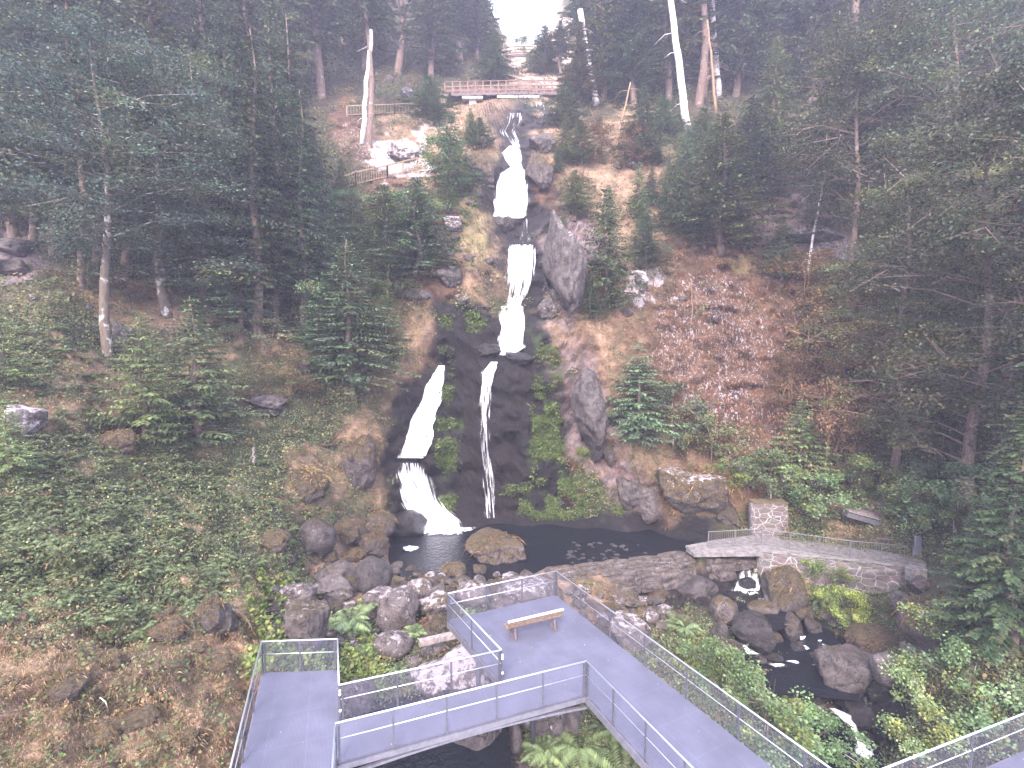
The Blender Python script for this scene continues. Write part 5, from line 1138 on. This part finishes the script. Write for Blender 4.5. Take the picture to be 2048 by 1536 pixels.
for k, px, py, tp, w, lb, tn in BS: plant(k, px, py, tp, w, 'bush', lb, 'bush', 'bushes on the banks', tint=tn)
DS = [('dA', 1650, 960, 760, 170, 'low rust-brown brush at the right foot of the rock face'), ('dA', 1740, 850, 640, 140, 'rust-brown brush under the overhanging tree'), ('dA', 1680, 780, 570, 190, 'large rust-brown leafless bush on the rock face'), ('dA', 1610, 600, 500, 150, 'rust-brown tangle of twigs under the pale ledge'), ('dA', 580, 800, 700, 120, 'dry-leaved grey-brown bush over the grey ledge'), ('dA', 1580, 830, 700, 110, 'low rust-brown bush lower on the rock face'), ('dA', 1190, 330, 240, 80, 'brown dry bush under the bleached trunk'), ('dA', 1260, 340, 250, 90, 'faded brown scrub at the leaning trunks')]
for k, px, py, tp, w, lb in DS: plant(k, px, py, tp, w, 'dry_bush', lb, 'bush', 'dry brown bushes', tint=(.85, 1, 1.05) if px > 1400 else (.62, .85, .9))

# grass and moss cushions on the mossy boulders
def tuft_mesh(seed):
    r = np.random.default_rng(seed); n = 420; u = unit(r.normal(0, 1, (n, 3))); u[:, 2] = np.abs(u[:, 2]) * .8 + .15; u = unit(u)
    off = unit(np.array([r.normal(0, 1), r.normal(0, 1), .9])); k = (u @ off) > r.uniform(-.1, .6, n); u = u[k]; n = len(u)
    D = unit(u * .5 + np.array([0, 0, -.1]) + r.normal(0, .5, (n, 3))); Sd = unit(np.cross(D, r.normal(0, 1, (n, 3))))
    V, Fq, cc = rh_arrays(u * .93, D, Sd, r.uniform(.12, .42, n), np.full(n, .035), .5, colpick(n, [(.16, .12, .06), (.22, .15, .085), (.12, .11, .045), (.09, .08, .035), (.28, .19, .12)], r))
    return npmesh('grass_tuft', V, Fq, M['leaf'], cols={'col': cc})
TM_ = [tuft_mesh(k) for k in range(4)]
for k, (o, Y) in enumerate(TUFTED):
    c = link('grass_tuft', TM_[k % 4], o); c.color = (1, 1, 1, 1); c['kind'] = 'stuff'
# dead trunks
def snag(label, p0, p1, r0, r1, Y0, Y1, twigs=0, seed=0, m_='bark_dead', name='dead_tree'):
    Y0_ = T(*p0); Y1 = Y1 - Y0 + Y0_; a, b = at(*p0, Y0_), at(*p1, Y1); rr = random.Random(seed); root = thing(name, label, 'dead tree', a); n = 9
    pts = [a.lerp(b, k / n) + Vector((rr.gauss(0, .06), 0, 0)) for k in range(n + 1)]
    MB().tube(pts, [r0 + (r1 - r0) * k / n for k in range(n + 1)], 10).build('trunk', M[m_], root, True)
    for k in range(twigs):
        t = rr.uniform(.15, .95); p = a.lerp(b, t); s = rr.choice((-1, 1)); l = rr.uniform(.8, 2.4)
        MB().tube([p, p + Vector((s * l * .5, rr.uniform(-.4, .4), -.1 * l)), p + Vector((s * l, rr.uniform(-.6, .6), -.55 * l))], [.05, .03, .012], 5).build('branch', M[m_], root, True)
    adopt(root)
snag('bleached leaning trunk beside the right end of the wooden footbridge', (1192, 212), (1160, 20), .42, .34, 62, 62, 5, 1)
snag('thick white-barked trunk leaning in the right wood', (1374, 262), (1335, -60), .46, .30, 58, 59, 4, 2)
snag('straight bleached trunk with many dead side twigs', (1438, 198), (1416, -80), .40, .30, 62, 62, 26, 3)
snag('slim dark twin stem behind the bleached twiggy trunk', (1432, 230), (1415, 40), .2, .12, 63, 63, 16, 4, 'twig')
snag('pale leaning lower trunk in front of the upper picket fence', (726, 290), (742, 60), .30, .24, 57, 57, 2, 5, 'bark_dead')
snag('thin crooked bleached stem in the left wood', (564, 470), (551, 165), .16, .10, 38, 38, 2, 6)
snag('thin white stem hanging in front of the grey outcrop', (1612, 560), (1645, 365), .12, .07, 40, 43, 3, 7)
snag('bundle of fallen pale branches leaning on the right slope', (1228, 300), (1262, 165), .14, .08, 55, 56, 14, 8, 'twig')
snag('thin stem with a tuft rising from the dry grass right of the falls', (1382, 650), (1384, 560), .05, .03, 42, 42, 0, 9, 'twig')
snag('short white broken stump on the left bank', (508, 930), (508, 895), .09, .06, 27, 27, 0, 10, 'old_wood')
# fallen squared beam by the platform
fb = thing('fallen_beam', 'pale squared beam lying across the gap left of the platform', 'beam', tuple(at(880, 1280, 20.5)))
MB().beam(at(838, 1286, 21.2), at(925, 1266, 22.0), .26, .26).build('beam', M['old_wood'], fb, bevel=.02)
MB().beam(at(878, 1270, 21.5), at(880, 1284, 21.3), .05, .05).build('iron_pin', M['iron'], fb); adopt(fb)
for k, (a, b, lb) in enumerate([((905, 1302), (970, 1330), 'thin pale stick fallen beside the platform corner'), ((490, 1232), (508, 1278), 'curved rusty stick above the left walkway arm'), ((200, 1395), (216, 1418), 'short bleached stick in the dry bank')]):
    Ya, Yb_ = T(*a) - .25, T(*b) - .25; tag_o = MB().tube([at(*a, Ya), at((a[0] + b[0]) / 2 + 3, (a[1] + b[1]) / 2 - 3, (Ya + Yb_) / 2 - .1), at(*b, Yb_)], [.012, .014, .008], 6).build('stick', M['twig'] if k == 1 else M['bark_dead'], None, True); prop(tag_o, lb, 'stick')

# ------------------------------------------------------------------ ferns
def fern_arrays(r, nf=13, Lf=.9):
    B, D, Sd, L, W = [], [], [], [], []
    a0 = r.uniform(0, 6.28)
    for k in range(nf):
        a = a0 + k * 6.283 / nf + r.normal(0, .2); l = Lf * r.uniform(.7, 1.15); el = r.uniform(.5, 1.15)
        dh = np.array([math.cos(a), math.sin(a), 0]); sd = np.array([-math.sin(a), math.cos(a), 0]); n = 19; s = np.linspace(.08, 1, n)
        P = dh * (l * s * math.cos(el) * 1.15)[:, None]; P[:, 2] = l * (math.sin(el) * s * 1.1 - .75 * s ** 2.4 * r.uniform(.7, 1.2))
        wd = l * .26 * np.sin(np.pi * (s * .86 + .1)) ** .8
        for sg in (-1, 1):
            d = unit(sd[None] * sg + dh[None] * .35 + np.array([0, 0, -.25])); B.append(P); D.append(np.repeat(d, n, 0)); Sd.append(np.repeat(unit(np.cross(d, [0, 0, 1.])), n, 0)); L.append(wd); W.append(np.full(n, l * .048))
    return [np.concatenate(x) for x in (B, D, Sd, L, W)]
def fern_mesh(seed, pal):
    r = np.random.default_rng(seed); B, D, Sd, L, W = fern_arrays(r); V, Fq, cc = rh_arrays(B, D, Sd, L, W, .25, colpick(len(B), pal, r)); return V, Fq, cc
FP = [(.09, .145, .09), (.115, .17, .10), (.08, .125, .085)]
FM = [npmesh('fern', *fern_mesh(k, FP)[:2], M['leaf'], cols={'col': fern_mesh(k, FP)[2]}) for k in (1, 2, 3)]
FL = [(705, 1250, 1.5, 'large fern in front of the tall boulders, left of the walkway bridge'), (745, 1215, 1.0, 'smaller fern behind the large one at the boulders'), (1362, 1262, 1.45, 'large fern on the bank behind the right platform railing'), (1632, 1205, 1.5, 'large fern in front of the masonry wall'), (1160, 1500, 1.6, 'big fern in the shade right of the cracked boulder'), (1235, 1470, 1.3, 'fern in the corner under the platform'), (1090, 1505, 1.1, 'fern beside the flat grey rock at the bottom edge'), (830, 1272, .8, 'small fern against the platform corner boulder'), (940, 1232, .55, 'little fern behind the far platform railing'), (735, 1300, .9, 'fern above the herb bed between the walkways'), (800, 1345, .6, 'fern at the edge of the herb bed'), (1600, 1150, .5, 'fern tuft below the slab bridge end'), (1690, 1235, 1.0, 'arching fern beside the yellow-green bush'), (1315, 1520, 1.2, 'fern under the platform arm at the bottom edge')]
for k, (px, py, s, lb) in enumerate(FL):
    p = GP(px, py); o = link('fern', FM[k % 3]); o.location = p + Vector((0, -.25, .22)); o.scale = (s * 1.15, s * 1.15, s * 1.15); o.rotation_euler = (R(8), 0, k); o.color = (1.5, 1.5, 1.4, 1); prop(o, lb, 'fern', 'ferns by the walkways')

# ------------------------------------------------------------------ ground cover in masses
def scatter(n, w, seed, x=(-150, 2200), y=(60, 1640)):
    r = np.random.default_rng(seed); out = []
    while sum(map(len, out)) < n:
        px = r.uniform(*x, n); py = r.uniform(*y, n); k = r.random(n) < w(px, py); out.append(np.c_[px, py][k])
    P = np.concatenate(out)[:n]; Y = Tm(P[:, 0], P[:, 1]); X, Yy, Z = world_of(P[:, 0], P[:, 1], Y)
    return P, np.stack([X, Yy, Z], -1), nrm_at(P[:, 0], P[:, 1])
poolmask = lambda a, b: ((blob(a, b, 1080, 1095, 330, 50) > .2) & (b < 1160)) | ((b > 1035) & (b < 1160) & (a > 780) & (a < 1420))
W = lambda arr: (lambda a, b: np.clip(Tm(a, b, arr), 0, 1))
rk, wt, gr, dr_ = W(rockw), W(wetw), W(grnw), W(dryw)
nearw = lambda a, b: 1.0
def keep(a, b): return (~poolmask(a, b)) * (1 - wt(a, b) * .97)
def cover(name, label, n, per, w, seed, pal, size, spread, shape, upw=1.0, kind='leaf', cat='plants', yr=(60, 1640)):
    P, Q, Nn = scatter(n, w, seed, y=yr); r = np.random.default_rng(seed + 1); m_ = n * per; i = np.repeat(np.arange(n), per)
    far_ = np.sqrt(np.clip(Q[:, 1] / 16, .7, 5)); sc = (far_ * r.uniform(.6, 1.3, n))[i]
    up = unit(Nn * .6 + np.array([0, 0, 1.])); t1 = unit(np.cross(up, [1., .2, .1])); t2 = np.cross(up, t1)
    a = r.uniform(0, 6.28, m_); rd = np.sqrt(r.random(m_)) * spread * sc
    B = Q[i] + (t1[i] * np.cos(a)[:, None] + t2[i] * np.sin(a)[:, None]) * rd[:, None]
    col_ = colpick(n, pal, r)[i] * r.uniform(.75, 1.25, (m_, 1))
    if shape == 'leaf':
        B = B + up[i] * (r.random(m_) * spread * 1.1 * sc)[:, None]; nn = unit(up[i] + r.normal(0, .5, (m_, 3))); D = unit(np.cross(nn, r.normal(0, 1, (m_, 3)))); Sd = np.cross(nn, D); L = size * sc * r.uniform(.6, 1.3, m_); Wd = L * .8; dp = .15
    else:
        D = unit(up[i] * upw + (t1[i] * np.cos(a)[:, None] + t2[i] * np.sin(a)[:, None]) * r.uniform(.2, 1.2, (m_, 1)) + r.normal(0, .2, (m_, 3))); Sd = unit(np.cross(D, r.normal(0, 1, (m_, 3)))); L = size * sc * r.uniform(.5, 1.3, m_); Wd = L * .07 + .006; dp = .55
    V, Fq, cc = rh_arrays(B, D, Sd, L, Wd, dp, col_)
    return prop(link(name, npmesh(name, V, Fq, M['leaf'], cols={'col': cc})), label, cat, kind='stuff')
cover('grass', 'dry tan and pinkish grass hanging over the banks and ledges', 11000, 15, lambda a, b: keep(a, b) * np.clip(dr_(a, b) * 1.1 + .05, 0, 1) * (1 - rk(a, b) * .8), 21, [(.24, .19, .15), (.30, .235, .19), (.20, .16, .12), (.17, .16, .10), (.34, .265, .22), (.13, .14, .08)], .20, .17, 'blade', cat='grass')
cover('moss_grass', 'short olive and brown grass over the slope', 9000, 12, lambda a, b: keep(a, b) * (1 - rk(a, b) * .75) * .7, 23, [(.11, .12, .05), (.16, .14, .07), (.09, .115, .05), (.20, .15, .095), (.26, .19, .13)], .17, .15, 'blade', cat='grass')
cover('herbs', 'leafy green herbs carpeting the banks', 17000, 12, lambda a, b: keep(a, b) * np.clip(gr(a, b) * 1.1 + .06, 0, 1) * (1 - dr_(a, b) * .55) * (1 - rk(a, b) * .6), 25, [(.095, .135, .085), (.12, .16, .11), (.15, .19, .13), (.085, .115, .08), (.15, .20, .12), (.18, .185, .11)], .075, .22, 'leaf', cat='plants')
cover('shrub_layer', 'low shrubs and saplings on the upper slopes', 4400, 42, lambda a, b: keep(a, b) * (1 - rk(a, b) * .8) * np.clip(.8 - dr_(a, b) * .45, 0, 1), 61, [(.09, .13, .08), (.12, .17, .09), (.16, .19, .11), (.07, .10, .07), (.20, .17, .11)], .10, .42, 'leaf', cat='plants', yr=(70, 640))
cover('undergrowth', 'dark low undergrowth beneath the trees', 7000, 14, lambda a, b: keep(a, b) * (1 - rk(a, b) * .85) * (1 - dr_(a, b) * .7), 27, [(.055, .09, .05), (.075, .11, .055), (.10, .11, .06), (.14, .11, .07)], .11, .26, 'leaf', cat='plants')
cover('cliff_tufts', 'rusty moss tufts and dead grass clinging to the brown rock face', 5000, 10, lambda a, b: rk(a, b) * (1 - wt(a, b)) * ((a > 1100)), 29, [(.20, .10, .06), (.27, .145, .085), (.14, .08, .05), (.34, .22, .14)], .2, .14, 'blade', .2, cat='moss')
cover('moss', 'bright green moss and cress trailing down the wet cliff', 2600, 12, lambda a, b: np.clip(np.maximum.reduce([blob(a, b, 1095, 850, 26, 150), blob(a, b, 893, 880, 18, 160), blob(a, b, 1110, 1000, 90, 32), blob(a, b, 940, 400, 14, 80, 20), blob(a, b, 930, 645, 40, 20), blob(a, b, 1230, 1005, 40, 20)]), 0, 1) * np.clip(Tm(a, b, wob2) * 5 + .45, 0, 1), 31, [(.07, .115, .04), (.095, .15, .05), (.055, .09, .04)], .09, .15, 'leaf', cat='moss')
def fernbed(n, seed):
    def w(a, b): return keep(a, b) * np.clip(blob(a, b, 200, 1060, 330, 190) + blob(a, b, 90, 730, 160, 80) * .7 + blob(a, b, 600, 1020, 90, 60) * .5 - .3 * (Tm(a, b, wob2) > .05) + blob(a, b, 1200, 1480, 130, 60) * .6, 0, 1)
    P, Q, Nn = scatter(n, w, seed); r = np.random.default_rng(seed); Vs, Fs, Cs = [], [], []; o = 0; base = [fern_mesh(50 + k, FP + [(.11, .14, .06), (.05, .08, .05)]) for k in range(6)]
    for k in range(n):
        V, Fq, cc = base[k % 6]; a = r.uniform(0, 6.28); s = r.uniform(.22, .7); c_, s_ = math.cos(a), math.sin(a)
        Rm_ = np.array([[c_, -s_, 0], [s_, c_, 0], [0, 0, 1]]); V2 = (V * s) @ Rm_.T; V2 = V2 + Q[k]; V2[:, 2] += .1
        Vs.append(V2); Fs.append(Fq + o); o += len(V); Cs.append(cc * r.uniform(.75, 1.3))
    prop(link('fern_bed', npmesh('fern_bed', np.concatenate(Vs), np.concatenate(Fs), M['leaf'], cols={'col': np.concatenate(Cs)})), 'dense bed of green ferns covering the left slope', 'ferns', kind='stuff')
fernbed(1000, 41)
# bed of big round leaves between the walkways
cover('butterbur', 'bed of big round light green leaves between the walkways', 900, 10, lambda a, b: np.clip(blob(a, b, 700, 1340, 60, 70) + blob(a, b, 540, 1215, 40, 60) + blob(a, b, 1420, 1330, 50, 40) * .6 + blob(a, b, 560, 1320, 60, 30), 0, 1), 43, [(.10, .17, .06), (.13, .2, .07), (.16, .2, .07)], .15, .22, 'leaf', cat='plants')

lr = random.Random(9); mbv = []
decks = [(L0, L2), (K0, K1), (J3, K1), (J4, R9), (K1, R9)]
for k in range(170):
    a, b_ = lr.choice(decks); q = Vector((a.x + (b_.x - a.x) * lr.random(), a.y + (b_.y - a.y) * lr.random(), 0))
    mbv.append(q)
def inside(q, P):
    c = False
    for i in range(len(P)):
        a, b_ = P[i], P[i - 1]
        if (a.y > q.y) != (b_.y > q.y) and q.x < (b_.x - a.x) * (q.y - a.y) / (b_.y - a.y) + a.x: c = not c
    return c
PL = [[L0, K9, K0, J1, L2, L1], [K0, K1, J2, J1], [J2, K1, Q9, R9, J4, J3]]
mbv = np.array([tuple(q + Vector((0, 0, .012))) for q in mbv if any(inside(q, P) for P in PL)]); n = len(mbv); r = np.random.default_rng(4)
D = unit(np.c_[r.normal(0, 1, (n, 2)), r.uniform(-.05, .25, n)]); Sd = unit(np.cross(D, [0, 0, 1.])); Lf = r.uniform(.03, .075, n)
V, Fq, cc = rh_arrays(mbv, D, Sd, Lf, Lf * .6, -.1, colpick(n, [(.30, .22, .14), (.42, .36, .3), (.16, .11, .07), (.25, .24, .10)], r))
prop(link('fallen_leaves', npmesh('fallen_leaves', V, Fq, M['leaf'], cols={'col': cc})), 'small fallen leaves scattered on the steel walkways', 'leaves', kind='stuff')
# ------------------------------------------------------------------ misty morning air
hz = MB(); hz.box((0, 75, 42), (260, 250, 144)); ho = hz.build('haze', M['foam'])
hm = bpy.data.materials.new('haze'); hm.use_nodes = True; hn = hm.node_tree; hn.nodes.clear()
pv = hn.nodes.new('ShaderNodeVolumePrincipled'); pv.inputs['Color'].default_value = (.80, .79, 1.0, 1); pv.inputs['Density'].default_value = .0015; pv.inputs['Anisotropy'].default_value = .2
hn.links.new(pv.outputs[0], hn.nodes.new('ShaderNodeOutputMaterial').inputs['Volume'])
ho.data.materials.clear(); ho.data.materials.append(hm); prop(ho, 'thin bluish morning haze filling the gorge', 'haze', kind='stuff')
